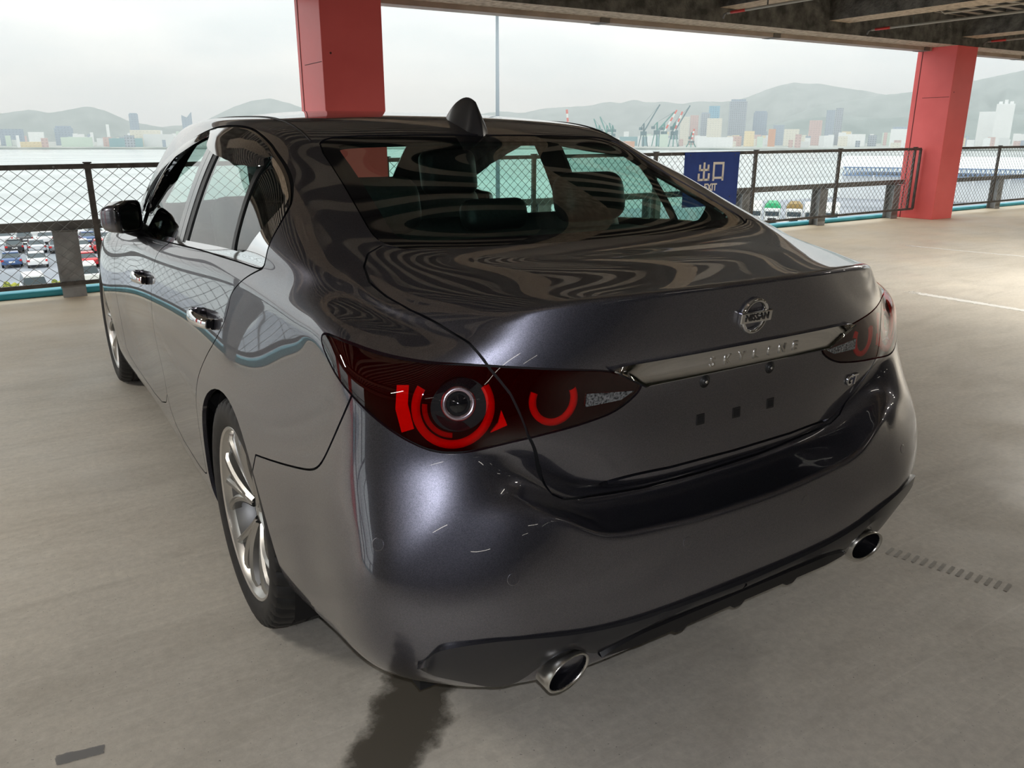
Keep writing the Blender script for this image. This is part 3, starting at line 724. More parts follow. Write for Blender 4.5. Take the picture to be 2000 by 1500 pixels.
for s, mi in (('L', 0), ('R', 1)):
    for nm in ('front_door', 'rear_door'):
        doors[nm+s] = panel_object(nm, P_, N_, T_, LAB == nm, paint, car, mirror=mi)
    fd, rd = doors['front_door'+s], doors['rear_door'+s]
    panel_object('side_window', P_, N_, T_, LAB == 'front_glass', g_front, fd, mirror=mi, inset=.007, flange=0)
    panel_object('side_window', P_, N_, T_, LAB == 'rear_glass', g_side, rd, mirror=mi, inset=.007, flange=0)
    panel_object('quarter_window', P_, N_, T_, LAB == 'quarter_glass', g_side, rd, mirror=mi, inset=.006, flange=0)
    panel_object('window_divider', P_, N_, T_, LAB == 'window_divider', black_trim, rd, mirror=mi, inset=.002, flange=.01)
    panel_object('pillar_seal', P_, N_, T_, LAB == 'pillar_seal', black_trim, rd, mirror=mi, inset=.003, flange=.01)
    panel_object('pillar_trim', P_, N_, T_, LAB == 'pillar_trim', black_gloss, fd, mirror=mi, inset=.001, flange=.01)
    panel_object('window_frame', P_, N_, T_, LAB == 'window_frame', black_gloss, rd, mirror=mi, inset=.002, flange=.01)
    tag(panel_object('window_molding', P_, N_, T_, LAB == 'chrome_molding', chrome, rd, mirror=mi, inset=-.001, flange=.01), 'chrome molding round the side windows')
# lining behind the panel gaps, also the inner trim seen through the glass
_glass = np.isin(LAB.astype(str), ['back_glass', 'front_screen', 'front_glass', 'rear_glass', 'quarter_glass', 'x', 'corner_lamp', 'clear_lens', 'lid_lamp', 'headlamp'])
_C = P_[T_].mean(1); _archx = np.zeros(len(_C), bool)
for A in (ARCH_R, ARCH_F):
    mk = (-_C[:, 0] > .68) & (_C[:, 2] < .76); d = np.full(len(_C), 9.); d[mk] = sdf(A, yz(_C[mk])); _archx |= d < 0
_gl2 = np.isin(LAB.astype(str), ['back_glass', 'front_screen', 'front_glass', 'rear_glass', 'quarter_glass'])
panel_object('inner_lining', P_, N_, T_, ~_gl2 & ~_archx, dark_void, car, mirror=2, inset=.016, flange=0)

# ---- tail lamps
def px_surface(px, py, side=-1):
    d = Vector(_f+(px-1000)/FPX*_r-(py-750)/FPX*_u); return hit(CAM, d)
LP = LAB == 'corner_lamp'; LC = LAB == 'clear_lens'; LL = LAB == 'lid_lamp'
def mirror_pt(p, mi): return Vector((-p[0], p[1], p[2])) if mi else Vector(p)
def arc_ring(r0, r1, a0, a1, M, h=.006, n=40):
    G = []
    for k in range(n+1):
        a = a0+(a1-a0)*k/n; c, s_ = math.cos(a), math.sin(a)
        G.append([M @ Vector((r*c, r*s_, hh)) for r, hh in ((r0, 0), (r0, h), ((r0+r1)/2, h*1.25), (r1, h), (r1, 0), (r0, 0))])
    return MB().grid(G)
for mi in (0, 1):
    for key, nm in ((LP, 'tail_lamp'), (LL, 'lid_lamp')):
        par = car if nm == 'tail_lamp' else trunk
        housing = panel_object('tail_lamp', P_, N_, T_, (key | LC) if nm == 'tail_lamp' else key, lamp_house, par if nm == 'tail_lamp' else car, mirror=mi, inset=.034, flange=0)
        tag(housing, 'dark red tail lamp set in the body corner' if nm == 'tail_lamp' else 'dark red tail lamp set in the trunk lid')
        panel_object('lens', P_, N_, T_, key, lens_red, housing, mirror=mi, inset=0, flange=.004)
        if nm == 'tail_lamp': tag(panel_object('lens', P_, N_, T_, LC, lens_clear, housing, mirror=mi, inset=0, flange=0), 'clear round lens of the projector')
        def at(px, py, dep):
            l, n = px_surface(px, py); l = l-n*dep
            if mi: l = Vector((-l.x, l.y, l.z)); n = Vector((-n.x, n.y, n.z))
            return frame(l, n)
        flip = -1 if mi else 1
        def ang(a0, a1): return (math.pi-math.radians(a0), math.pi-math.radians(a1)) if mi else (math.radians(a0), math.radians(a1))
        if nm == 'tail_lamp':
            M = at(888, 797, .016)
            arc_ring(.064, .080, *ang(-215, 30), M).build('light_ring', ring_red, housing, True)
            arc_ring(.050, .060, *ang(-190, -95), M, .002).build('light_ring', lamp_house, housing, True)
            M2 = at(902, 792, .021); MB().lathe([(0, .004), (.051, .004), (.053, 0)], 40, M2).build('projector', lamp_black, housing, True)
            M3 = at(898, 790, .013); MB().lathe([(.023, 0), (.026, .004), (.031, .004), (.034, 0)], 40, M3).build('projector_ring', mat('smoked_chrome', (.62, .52, .60), rough=.25, metal=1.) if not mi else MATS['smoked_chrome'], housing, True)
            MB().lathe([(0, .006), (.012, .004), (.018, 0)], 24, M3).build('projector_lens', black_gloss, housing, True)
            # reflector blocks
            pts = [(773, 750), (797, 750), (795, 790), (808, 840), (783, 847), (770, 800)]
            Q = [at(px, py, .010).translation for px, py in pts]; Q2 = [at(px, py, .016).translation for px, py in pts]
            nq = len(pts); MB().add(Q+Q2, [tuple(range(nq))]+[(i, (i+1) % nq, nq+(i+1) % nq, nq+i) for i in range(nq)]).build('reflector', reflector_red, housing)
            pts = [(981, 803), (993, 833), (960, 848), (975, 828)]
            Q = [at(px, py, .010).translation for px, py in pts]; Q2 = [at(px, py, .016).translation for px, py in pts]; nq = 4
            MB().add(Q+Q2, [tuple(range(nq))]+[(i, (i+1) % nq, nq+(i+1) % nq, nq+i) for i in range(nq)]).build('reflector', reflector_red, housing)
        else:
            M = at(1087, 785, .018)
            arc_ring(.038, .052, *ang(-205, 25), M).build('light_ring', ring_red, housing, True)
            pts = [(1146, 769), (1238, 763), (1212, 781), (1143, 795)]
            Q = [at(px, py, -.0012).translation for px, py in pts]; Q2 = [at(px, py, .006).translation for px, py in pts]; nq = 4
            tag(MB().add(Q+Q2, [tuple(range(nq))]+[(i, (i+1) % nq, nq+(i+1) % nq, nq+i) for i in range(nq)]).build('reverse_light', crystal, housing), 'clear crystal reverse light')

# ---- chrome strip with lettering
G = []
n = 60
for k in range(n+1):
    x = -.381+.762*k/n; ax = abs(x)
    zt = .925-.0*ax; zb = .874
    if ax > .29: zb = .872+(ax-.29)/.091*(.921-.872)
    if ax > .34: zt = .925-(ax-.34)/.041*.003
    zm = (zt+zb)/2; row = []
    for z, off in ((zt+.001, -.004), (zt, .007), (zt*.75+zb*.25, .010), (zm, .012), (zt*.25+zb*.75, .014), (zb+.001, .019), (zb-.002, .017), (zb-.003, -.004)):
        l, nn = rear_hit(x, max(z, .868)); row.append((x, l.y-off, z))
    G.append(row)
strip = MB().grid(G).build('chrome_strip', chrome, trunk, auto=.5)
def rear_frame(x, z, off):
    l, nn = rear_hit(x, z); return frame(l+nn*off, nn)
_M = frame((0, rear_hit(0, .90)[0].y-.0125, .8985), (0, -1, -.12))
for i, ch in enumerate('SKYLINE'):
    x = -.108+i*(.268/6)
    l, nn = rear_hit(x, .90)
    M = frame((x, l.y-.0125, .8985), (nn.x, nn.y, -.10))
    text_obj('letter', ch, .031, .004, M, satin_metal, strip, bold=.0006)
# ---- emblem
_l, _n = rear_hit(0, .990); EM = frame(_l+_n*.004, _n)
emb = MB().lathe([(.031, -.006), (.0315, .004), (.036, .0065), (.0405, .004), (.041, -.006)], 56, EM).build('emblem', chrome, trunk, True)
MB().box((-.048, -.0125, -.004), (.048, .0125, .0085), EM).build('emblem_bar', chrome, emb, bevel=.002)
text_obj('emblem_lettering', 'NISSAN', .0215, .002, EM @ Matrix.Translation((0, 0, .009)), black_gloss, emb, bold=.0005, sx=1.02)
# ---- GT badge (right side of the lid)
_l, _n = rear_hit(.435, .765)
text_obj('badge', 'GT', .038, .005, frame(_l+_n*.003, _n), chrome, trunk, bold=.0008)
# ---- plate screws and square mounting holes
for s in (-1, 1):
    _l, _n = rear_hit(s*.105, .850); M = frame(_l, _n)
    MB().lathe([(0, .006), (.006, .006), (.0085, .004), (.009, .001), (.015, .001), (.0155, -.002)], 20, M).build('plate_screw', black_trim, trunk, True)
    MB().lathe([(0, .0075), (.003, .0075), (.004, .005)], 8, M).build('plate_screw', satin_metal, trunk, True)
for x, z in ((-.114, .765), (0, .760), (.114, .762)):
    _l, _n = rear_hit(x, z); M = frame(_l, _n)
    m_ = MB(); a = .0125
    m_.box((-a, -a, -.001), (a, a, .0015), M); m_.build('plate_clip', black_trim, trunk, bevel=.0015)
    MB().box((-a*.6, -a*.6, .001), (a*.6, a*.6, .0022), M).build('plate_clip', dark_void, trunk)
# ---- parking sensors
for x, z in ((-.196, .517), (.196, .517), (-.63, .55), (.63, .55)):
    _l, _n = rear_hit(x, z)
    MB().lathe([(0, .0006), (.0105, .0006), (.0112, .0006), (.0125, .0004), (.013, -.002)], 24, frame(_l, _n)).build('parking_sensor', paint, bumper, True)
for s in (-1, 1):
    _l, _n = px_surface(738, 1063)
    if s > 0: _l = Vector((-_l.x, _l.y, _l.z)); _n = Vector((-_n.x, _n.y, _n.z))
    MB().lathe([(0, .0006), (.0105, .0006), (.0112, .0006), (.0125, .0004), (.013, -.002)], 24, frame(_l, _n)).build('parking_sensor', paint, bumper, True)

# ---- lower valance lip, diffuser, fins
UP = [(.806,-.935,.380),(.785,-.960,.415),(.763,-.977,.429),(.706,-.996,.430),(.634,-1.011,.421),(.515,-1.021,.393),(.386,-1.029,.372),(.243,-1.034,.363),(0,-1.037,.358)]
LO = [(.804,-.930,.374),(.780,-.941,.356),(.755,-.948,.342),(.690,-.960,.308),(.600,-.975,.288),(.512,-1.012,.352),(.43,-1.010,.312),(.30,-1.022,.330),(0,-1.026,.332)]
def dens(L, n=5):
    L = np.array(L); t = np.arange(len(L)); tt = np.linspace(0, len(L)-1, (len(L)-1)*n+1)
    return np.stack([spl(t, L[:, i], tt) for i in range(3)], 1)
U, Lw = dens(UP), dens(LO)
for s in (-1, 1):
    Gd = []
    for a, b_ in zip(U, Lw):
        md = (a+b_)/2; md = md+np.array([.006, -.012, 0])*(1 if a[0] > .2 else .8)
        Gd.append([(s*a[0]*.985, a[1]+.035, a[2]+.006), (s*a[0], a[1], a[2]), (s*md[0], md[1]+.004, md[2]+.004), (s*b_[0], b_[1], b_[2]), (s*b_[0]*.97, b_[1]+.07, b_[2]-.004)])
    MB().grid(Gd, flip=(s < 0)).build('lower_lip', lower_plastic, bumper, auto=.7)
Gd = []
for k in range(61):
    x = -.415+.83*k/60; e_ = min(1, (.415-abs(x))/.10); d = e_**.6; zt = .334-.030*(1-d)
    Gd.append([(x, -1.000, zt+.012), (x, -1.030+.012*(1-d), zt-.004), (x, -1.026+.012*(1-d), zt-.030*d-.004), (x, -.93, zt-.036*d-.006)])
diff = MB().grid(Gd).build('diffuser', diff_black, bumper, auto=.6)
for x in (-.189, 0, .189):
    v = []
    for sx in (-1, 1):
        v += [(x+sx*.036, -1.027, .312), (x+sx*.012, -1.020, .282), (x+sx*.012, -.95, .270), (x+sx*.036, -.93, .305)]
    MB().add(v, [(0, 1, 2, 3), (7, 6, 5, 4), (0, 4, 5, 1), (1, 5, 6, 2), (2, 6, 7, 3), (3, 7, 4, 0)]).build('fin', diff_black, diff, bevel=.005)

# ---- exhaust tips
for s in (-1, 1):
    M = Matrix.Translation((s*.503, -1.018, .297)) @ Matrix.Rotation(math.radians(90), 4, 'X') @ Matrix.Rotation(-s*math.radians(8), 4, 'Z') @ Matrix.Diagonal((1.34, 1.06, 1, 1))
    slant = Matrix(((1, 0, 0, 0), (0, 1, 0, 0), (s*.12, .25, 1, 0), (0, 0, 0, 1)))
    tip = MB().lathe([(.040, -.16), (.0425, -.02), (.0430, 0), (.0415, .002), (.0390, .0005), (.0380, -.004)], 48, M @ slant).build('exhaust_tip', satin_metal, car, True)
    tag(tip, 'brushed steel oval exhaust tip')
    MB().lathe([(.0382, -.003), (.036, -.03), (.034, -.09), (0, -.10)], 32, M @ slant).build('exhaust_bore', black_gloss, tip, True)

# ---- antenna fin
_l = top_hit(0, .28)[0].z
G = []
ys = np.linspace(.165, .415, 15)
for i, yy in enumerate(ys):
    t = (yy-.165)/.25
    h = .088*min(1, (t/.22)**.7)*(1-max(0, (t-.32)/.68)**1.75) if t > 0 else 0
    wd = .040*(min(1, t/.12)**.5)*(1-max(0, (t-.35)/.65)**2.2)+.001
    base = top_hit(0, yy)[0].z-.004; row = []
    for k in range(13):
        a = math.pi*k/12; c, s_ = math.cos(a), math.sin(a)
        px_ = wd*np.sign(c)*abs(c)**1.0*(1-.60*s_**.8)*1.0; row.append((px_, yy+.0, base+(h+.006)*s_**.9))
    G.append(row)
fin = MB().grid(G).build('antenna_fin', lower_plastic, car, auto=.9)
# ---- roof ditch moldings
for s in (-1, 1):
    pts = []
    for yy in np.linspace(.17, 1.72, 40): l, nn = top_hit(s*.566, yy); pts.append(l+nn*.0005)
    MB().tube(pts, .0032, 6).build('roof_molding', black_trim, car, True)
# belt rail highlight at door tops is part of the chrome ring

# ---- door handles
def handle(par, y0, z0, s):
    l, nn = side_hit(y0, z0, s)
    fwd = Vector((0, 1, 0)); t = (fwd-nn*fwd.dot(nn)).normalized(); up = nn.cross(t)*(1 if nn.cross(t).z > 0 else -1)
    M = Matrix(((t.x, up.x, nn.x, l.x), (t.y, up.y, nn.y, l.y), (t.z, up.z, nn.z, l.z), (0, 0, 0, 1)))
    # cup
    MB().lathe([(0, -.010), (.020, -.006), (.034, .0005), (.037, .0012)], 28, M @ Matrix.Translation((.02, 0, .001)) @ Matrix.Diagonal((1.25, .78, .1, 1))).build('handle_cup', black_gloss, par, True)
    G = []
    for k in range(17):
        u = k/16; x = -.105+.21*u; bow = math.sin(math.pi*u)**.45*.036+.002; hh = .0155+.004*math.sin(math.pi*u)
        G.append([M @ Vector((x, hh*math.cos(a), bow+.010*math.sin(a))) for a in np.linspace(0, 2*math.pi, 13)])
    h = MB().grid(G).build('door_handle', chrome, par, True)
    MB().box((-.105, -.014, .0), (-.075, .014, .022), M).build('handle_end', black_gloss, h, bevel=.005)
    return h
for s, k in ((-1, 'L'), (1, 'R')):
    handle(doors['rear_door'+k], .315, .845, s); handle(doors['front_door'+k], 1.36, .822, s)

# ---- window visors
for s, k in ((-1, 'L'), (1, 'R')):
    for (y0, y1, par) in ((.185, .885, 'rear_door'), (.905, 1.86, 'front_door')):
        G = []
        for yy in np.linspace(y0, y1, 30):
            zt = np.interp(yy, [p[0] for p in DLO_OUT[12:29]], [p[1] for p in DLO_OUT[12:29]])-.008
            l, nn = side_hit(yy, zt, s)
            u = (yy-y0)/(y1-y0); dp = (.078 if par == 'rear_door' else .060)*math.sin(math.pi*min(1, max(0, u*.96+.02)))**.42
            l2, n2 = side_hit(yy, zt-dp, s)
            out = .034*math.sin(math.pi*u)**.4 if 0 < u < 1 else 0.
            p0 = l+nn*.002; p2 = l2+Vector((s*out, 0, 0)); p1 = (p0+p2)/2+Vector((s*.012, 0, .006))
            G.append([p0, p1, p2])
        MB().grid(G).build('window_visor', MATS['black_gloss'] if False else mat('visor_plastic', (.035, .033, .033), rough=.05, coat=.6) if 'visor_plastic' not in MATS else MATS['visor_plastic'], doors[par+k], True)

# ---- door mirrors, half folded
for s, k in ((-1, 'L'), (1, 'R')):
    C_ = Vector((s*.872, 1.735, 1.028)); nn = Vector((-s*.75, -.66, 0)).normalized(); t = Vector((-s*.66, .75, 0)).normalized(); up = Vector((0, 0, 1))
    def ring(off, rx, rz, q=.42, n=36):
        out = []
        for a in np.linspace(0, 2*math.pi, n+1):
            c, s_ = math.cos(a), math.sin(a); X = rx*abs(c)**q*np.sign(c); Z = rz*abs(s_)**q*np.sign(s_)
            out.append(C_-nn*off+t*(X-off*.22)+up*(Z+(.008 if X > 0 else -.004)*(Z > 0)))
        return out
    G = [ring(-.004, .078, .061), ring(.018, .080, .063), ring(.044, .077, .061), ring(.068, .067, .054), ring(.086, .049, .040), ring(.095, .024, .020), ring(.097, .002, .002)]
    mcap = MB().grid(G, flip=(s < 0)).build('door_mirror', paint, doors['front_door'+k], True)
    MB().grid([ring(-.012, .070, .052), ring(-.016, .075, .058), ring(-.012, .081, .064), ring(.006, .0825, .0655), ring(.012, .079, .061)], flip=(s < 0)).build('mirror_rim', black_gloss, mcap, True)
    MB().add(ring(-.008, .072, .055)[:-1], [tuple(range(36))]).build('mirror_glass', chrome, mcap)
    MB().tube([(s*.800, 1.86, .955), (s*.84, 1.83, .960), (s*.875, 1.79, .975)], .024, 12, rs=[.034, .026, .024]).build('mirror_arm', black_trim, mcap, True)
    ts = [C_-nn*o_+t*x_+up*(-.020) for o_, x_ in ((.050, -.070), (.066, -.064), (.080, -.052), (.088, -.036))]
    MB().tube(ts, .010, 10, rs=[.008, .014, .014, .008]).build('turn_signal', crystal, mcap, True)

# ---- wheels
def make_wheel(x, y, s):
    M = Matrix.Translation((x, y, .338)) @ Matrix.Rotation(s*math.radians(90), 4, 'Y')   # local +z points outwards
    W_ = .1175
    rim = MB().lathe([(.205, -W_+.01), (.236, -W_+.012), (.246, -W_), (.250, -W_+.01), (.240, -W_+.03), (.228, -.03), (.226, .03), (.232, .082), (.244, .096), (.250, .104), (.2535, .110), (.250, .1135), (.243, .110), (.239, .100), (.229, .090), (.222, .03), (.218, -.05), (.205, -W_+.01)], 72, M).build('wheel', mat('wheel_barrel_shaded', (.22, .22, .22), rough=.4, metal=.8) if 'wheel_barrel_shaded' not in MATS else MATS['wheel_barrel_shaded'], car, auto=.7)  # barrel metal darkened, shade inside the wheel put into its colour
    MB().lathe([(.236, .088), (.244, .096), (.2505, .104), (.254, .110), (.2505, .1142), (.243, .1108), (.2385, .1005), (.2285, .090)], 72, M).build('rim_lip', wheel_silver, rim, auto=.7)
    # tire with grooves
    prof = [(.246, -W_+.004), (.262, -.120), (.290, -.1245), (.315, -.119), (.331, -.104)]
    for g_ in (-.062, -.021, .021, .062):
        prof += [(.3385 if abs(g_) < .05 else .3375, g_-.006), (.330, g_-.004), (.330, g_+.004), (.3385 if abs(g_) < .05 else .3375, g_+.006)]
    prof += [(.331, .104), (.3255, .111), (.322, .1165), (.315, .1195), (.300, .1235), (.290, .1245), (.281, .1235), (.272, .1215), (.262, .119), (.252, .113)]
    tb = MB().lathe(prof, 180, M)
    npf = len(prof); Mi = M.inverted()
    for k in range(180):
        if k % 4 == 0:
            for j in list(range(4, 8))+[npf-10, npf-9, npf-8, npf-7]:
                v = Mi @ Vector(tb.V[k*npf+j]); r = math.hypot(v.x, v.y); sc = (r-.009)/r; tb.V[k*npf+j] = tuple(M @ Vector((v.x*sc, v.y*sc, v.z)))
    tb.build('tire', rubber, rim, auto=.6)
    # spokes : five pairs, ridged and swept
    for k in range(15):
        a0 = math.radians(72*(k//3)+(-23, 0, 23)[k % 3]+8); tw = (-.17, 0, .17)[k % 3]; G = []
        for t in np.linspace(0, 1, 11):
            r = .045+.190*t; a = a0-(1-t)*tw*2.0+.10*t*t; z0 = .072+.030*math.sin(math.pi*min(1, t*1.0)*.55)-.006*(t > .95)
            w0 = .0125-.003*t+.010*max(0, t-.78); c, s_ = math.cos(a), math.sin(a)
            row = []
            for q, hz in ((-1, -.030), (-1, -.004), (-.45, .004), (-.15, -.004), (.15, -.004), (.45, .006), (1, -.002), (1, -.030)):
                row.append(M @ Vector((r*c-q*w0*s_, r*s_+q*w0*c, z0+hz)))
            G.append(row)
        MB().grid(G).build('spoke', wheel_silver, rim, auto=.5)
    hub = MB().lathe([(.058, .02), (.060, .058), (.054, .066), (.036, .068), (.034, .062), (.031, .062), (.029, .069), (.012, .0705), (0, .0705)], 40, M).build('center_cap', wheel_silver, rim, auto=.6)
    for k in range(5):
        a = math.radians(72*k+20); MB().lathe([(0, .064), (.008, .064), (.0085, .03)], 6, M @ Matrix.Translation((.047*math.cos(a), .047*math.sin(a), 0))).build('lug_nut', satin_metal, rim)
    MB().lathe([(.06, .0), (.155, .0), (.157, -.006), (.155, -.022), (.06, -.022)], 60, M).build('brake_disc', disc_metal, rim, auto=.6)
    MB().box((.06, -.09, -.03), (.165, .09, .022), M @ Matrix.Rotation(math.radians(200), 4, 'Z')).build('brake_caliper', satin_metal, rim, bevel=.01)
    return rim
for s in (-1, 1):
    make_wheel(s*.783, .005, s); make_wheel(s*.783, 2.855, s)
# ---- wheel wells
for s in (-1, 1):
    for cy in (.03, 2.875):
        G = []
        for a in np.linspace(math.radians(-25), math.radians(205), 28):
            G.append([(s*w_, cy+.386*math.cos(a), .318+.386*math.sin(a)) for w_ in (.50, .70, .80, .868)])
        MB().grid(G).build('wheel_well', dark_void, car, True)
        MB().add([(s*.50, cy+.386*math.cos(a), .318+.386*math.sin(a)) for a in np.linspace(math.radians(-25), math.radians(205), 28)], [tuple(range(28))]).build('wheel_well', dark_void, car)
# ---- underbody, sills
MB().box((-.74, -.80, .21), (.74, 3.45, .24)).build('underbody', dark_void, car)
for s in (-1, 1):
    MB().box((min(s*.74, s*.845), .44, .175), (max(s*.74, s*.845), 2.46, .225)).build('side_sill', lower_plastic, car, bevel=.012)
    MB().box((min(s*.60, s*.75), -.78, .23), (max(s*.60, s*.75), -.42, .26)).build('splash_guard', lower_plastic, car, bevel=.01)
MB().tube([(-.50, -.85, .29), (-.46, -.6, .27), (-.3, -.3, .26)], .03, 12).build('exhaust_pipe', disc_metal, car, True)
MB().tube([(.50, -.85, .29), (.46, -.6, .27), (.3, -.3, .26)], .03, 12).build('exhaust_pipe', disc_metal, car, True)
MB().box((-.48, -.72, .22), (.48, -.42, .36)).build('muffler', disc_metal, car, bevel=.05)

# ---- head lamps (front, out of the photograph's view)
for mi in (0, 1):
    hh = panel_object('head_lamp', P_, N_, T_, LAB == 'headlamp', lamp_black, car, mirror=mi, inset=.03, flange=0)
    panel_object('lens', P_, N_, T_, LAB == 'headlamp', lens_clear, hh, mirror=mi, inset=0, flange=.004)
# grille
V = []
for x, z in ((-.36, .66), (.36, .66), (.42, .50), (.30, .36), (-.30, .36), (-.42, .50)): V.append((x, 3.712-.04*abs(x)**2, z))
MB().add(V, [(5, 4, 3, 2, 1, 0)]).build('grille', black_trim, car)
# ---- interior
def pad(name, c, size, m, par, rot=0., bevel=.05, rx=0.):
    M = Matrix.Translation(c) @ Matrix.Rotation(rot, 4, 'X') @ Matrix.Rotation(rx, 4, 'Z')
    a = [q/2 for q in size]; o = MB().box((-a[0], -a[1], -a[2]), tuple(a), M).build(name, m, par)
    md = o.modifiers.new('b', 'BEVEL'); md.width = min(bevel, min(a)*.95); md.segments = 4; smooth(o.data); return o
MB().box((-.74, -.45, .30), (.74, 2.4, .34)).build('cabin_floor', cloth_dark, car)
bench = pad('rear_seat', (0, .55, .52), (1.30, .56, .20), leather, car)
pad('seat_back', (0, .22, .82), (1.30, .16, .58), leather, bench, rot=-.35)
pad('parcel_shelf', (0, -.08, 1.045), (1.22, .46, .03), cloth_dark, car, bevel=.01)
pad('headliner', (0, .95, 1.395), (1.02, 1.1, .02), cloth_dark, car, bevel=.008)
for x in (-.40, .40): pad('headrest', (x, .12, 1.165), (.28, .12, .17), leather, bench, rot=-.25, bevel=.06)
pad('headrest', (0, .10, 1.125), (.24, .08, .10), leather, bench, rot=-.25)
for x in (-.37, .37):
    st = pad('front_seat', (x, 1.55, .50), (.50, .52, .20), leather, car)
    pad('seat_back', (x, 1.22, .83), (.50, .14, .62), leather, st, rot=-.28, bevel=.06)
    pad('headrest', (x, 1.10, 1.215), (.27, .10, .20), leather, st, rot=-.2, bevel=.05)
pad('dashboard', (0, 2.20, .82), (1.44, .40, .22), leather, car, bevel=.07)
pad('center_console', (0, 1.55, .50), (.22, 1.1, .30), leather, car)
_G = Matrix.Translation((.37, 1.86, .93)) @ Matrix.Rotation(math.radians(68), 4, 'X')
sw = MB().tube([_G @ Vector((.185*math.cos(t), .185*math.sin(t), 0)) for t in np.linspace(0, 2*math.pi, 33)], .015, 8, caps=False)
sw.box((-.18, -.018, -.01), (.18, .018, .01), _G); sw.build('steering_wheel', leather, car, True)
pad('rear_view_mirror', (0, 1.86, 1.30), (.25, .03, .07), black_trim, car, bevel=.02)

# ================================================================ THE PARKING DECK
def struct(o, label=None): return tag(o, label, kind='structure')
XW, XE, YS_, YE = -6.9, 62., -26., 6.10
struct(MB().box((XW, YS_, -.35), (XE, YE, 0)).build('floor', conc))
FL = bpy.data.objects['floor']
# ---- marks on the floor
def floor_sheet(name, m, quad, label, cat, n=24, z=.0015, group=None):
    """quad: list of rows of points (left edge, right edge) along its length"""
    a = np.array([q[0] for q in quad], float); b_ = np.array([q[1] for q in quad], float)
    t = np.linspace(0, len(a)-1, n); A = np.stack([np.interp(t, range(len(a)), a[:, i]) for i in (0, 1)], 1); B = np.stack([np.interp(t, range(len(b_)), b_[:, i]) for i in (0, 1)], 1)
    V = []; F = []; UV = []
    for i in range(n):
        for j, f in enumerate((0, .25, .5, .75, 1)):
            p = A[i]*(1-f)+B[i]*f; V.append((p[0], p[1], z)); UV.append((f, i/(n-1)))
    for i in range(n-1):
        for j in range(4): F.append((i*5+j, i*5+j+1, (i+1)*5+j+1, (i+1)*5+j))
    o = mesh_obj(name, V, F, m); uv = o.data.uv_layers.new(name='UVMap')
    for l in o.data.loops: uv.data[l.index].uv = UV[l.vertex_index]
    o['kind'] = 'structure' if cat is None else 'stuff'
    return tag(o, label, cat)
floor_sheet('oil_stain', st_wet, [((-.42, .05), (-.0, -.15)), ((-.62, -.30), (-.34, -.48)), ((-.74, -.46), (-.49, -.62)), ((-.85, -.58), (-.59, -.71)), ((-.97, -.71), (-.73, -.83)), ((-1.22, -1.0), (-.98, -1.16)), ((-1.5, -1.35), (-1.25, -1.5))], 'dark wet streak on the concrete running out from under the bumper corner', 'stain', n=40)
floor_sheet('floor_patch', st_patch, [((-1.440, -.350), (-1.440, -.308)), ((-1.33, -.372), (-1.33, -.330))], 'small grey rectangular patch on the floor at the lower left', 'patch')
floor_sheet('parking_line', st_white, [((8.80, 4.3), (8.91, 4.3)), ((8.93, 3.4), (9.02, 3.4)), ((9.12, 2.5), (9.22, 2.5)), ((9.45, .5), (9.55, .5))], 'worn white painted line on the floor nearer the red pillar', 'line')
floor_sheet('parking_line', st_white, [((5.63, 2.2), (5.78, 2.2)), ((5.64, 1.5), (5.80, 1.5)), ((5.66, 1.0), (5.80, 1.0)), ((5.74, -.8), (5.86, -.8))], 'worn white painted line on the floor behind the right tail lamp', 'line')
floor_sheet('painted_stripe', st_red, [((5.30, 2.75), (5.38, 2.70)), ((5.75, 2.2), (5.83, 2.12))], 'faint reddish stripe on the floor behind the right tail lamp', 'line')
for k, (x0, y0, x1, y1) in enumerate(((1.03, -.70, 1.13, -1.10), (1.16, -.76, 1.25, -1.1))):
    pass
V = MB()
for k in range(14):
    t = k/13; x = 1.04+.10*t; y = -.78-.34*t
    V.add([(x-.006, y, .0016), (x+.05, y+.012, .0016), (x+.05, y+.024, .0016), (x-.006, y+.012, .0016)], [(0, 1, 2, 3)])
tag(V.build('tyre_mark', mat('tyre_mark_dust', (.44, .42, .38), rough=.8)), 'row of tyre tread prints on the floor right of the car', 'tyre mark', kind='stuff')
# ---- kerb along the open edge
def yf(x, y0, s): return y0+s*(x+1)
def strip(name, x0, x1, ya, yb, s, z0, z1, m, bevel=.0):
    V = []
    for x in (x0, x1):
        a = yf(x, ya, s); b_ = yf(x, yb, s); V += [(x, a, z0), (x, b_, z0), (x, b_, z1), (x, a, z1)]
    return MB().add(V, [(0, 1, 2, 3), (7, 6, 5, 4), (0, 4, 5, 1), (1, 5, 6, 2), (2, 6, 7, 3), (3, 7, 4, 0)]).build(name, m, bevel=bevel)
struct(strip('floor_edge', XW, XE, 5.9, 6.06, .045, -.35, -.0005, conc)) if False else None
V = []
for x in (XW, XE): V += [(x, 5.6, -.35), (x, yf(x, 6.10, .045), -.35), (x, yf(x, 6.10, .045), -.001), (x, 5.6, -.001)]
struct(MB().add(V, [(0, 1, 2, 3), (7, 6, 5, 4), (0, 4, 5, 1), (1, 5, 6, 2), (2, 6, 7, 3), (3, 7, 4, 0)]).build('floor', conc))
k_ = strip('trim_1', XW, XE, 6.05, 6.20, .045, .0, .060, kerb_blue, bevel=.02); struct(k_)
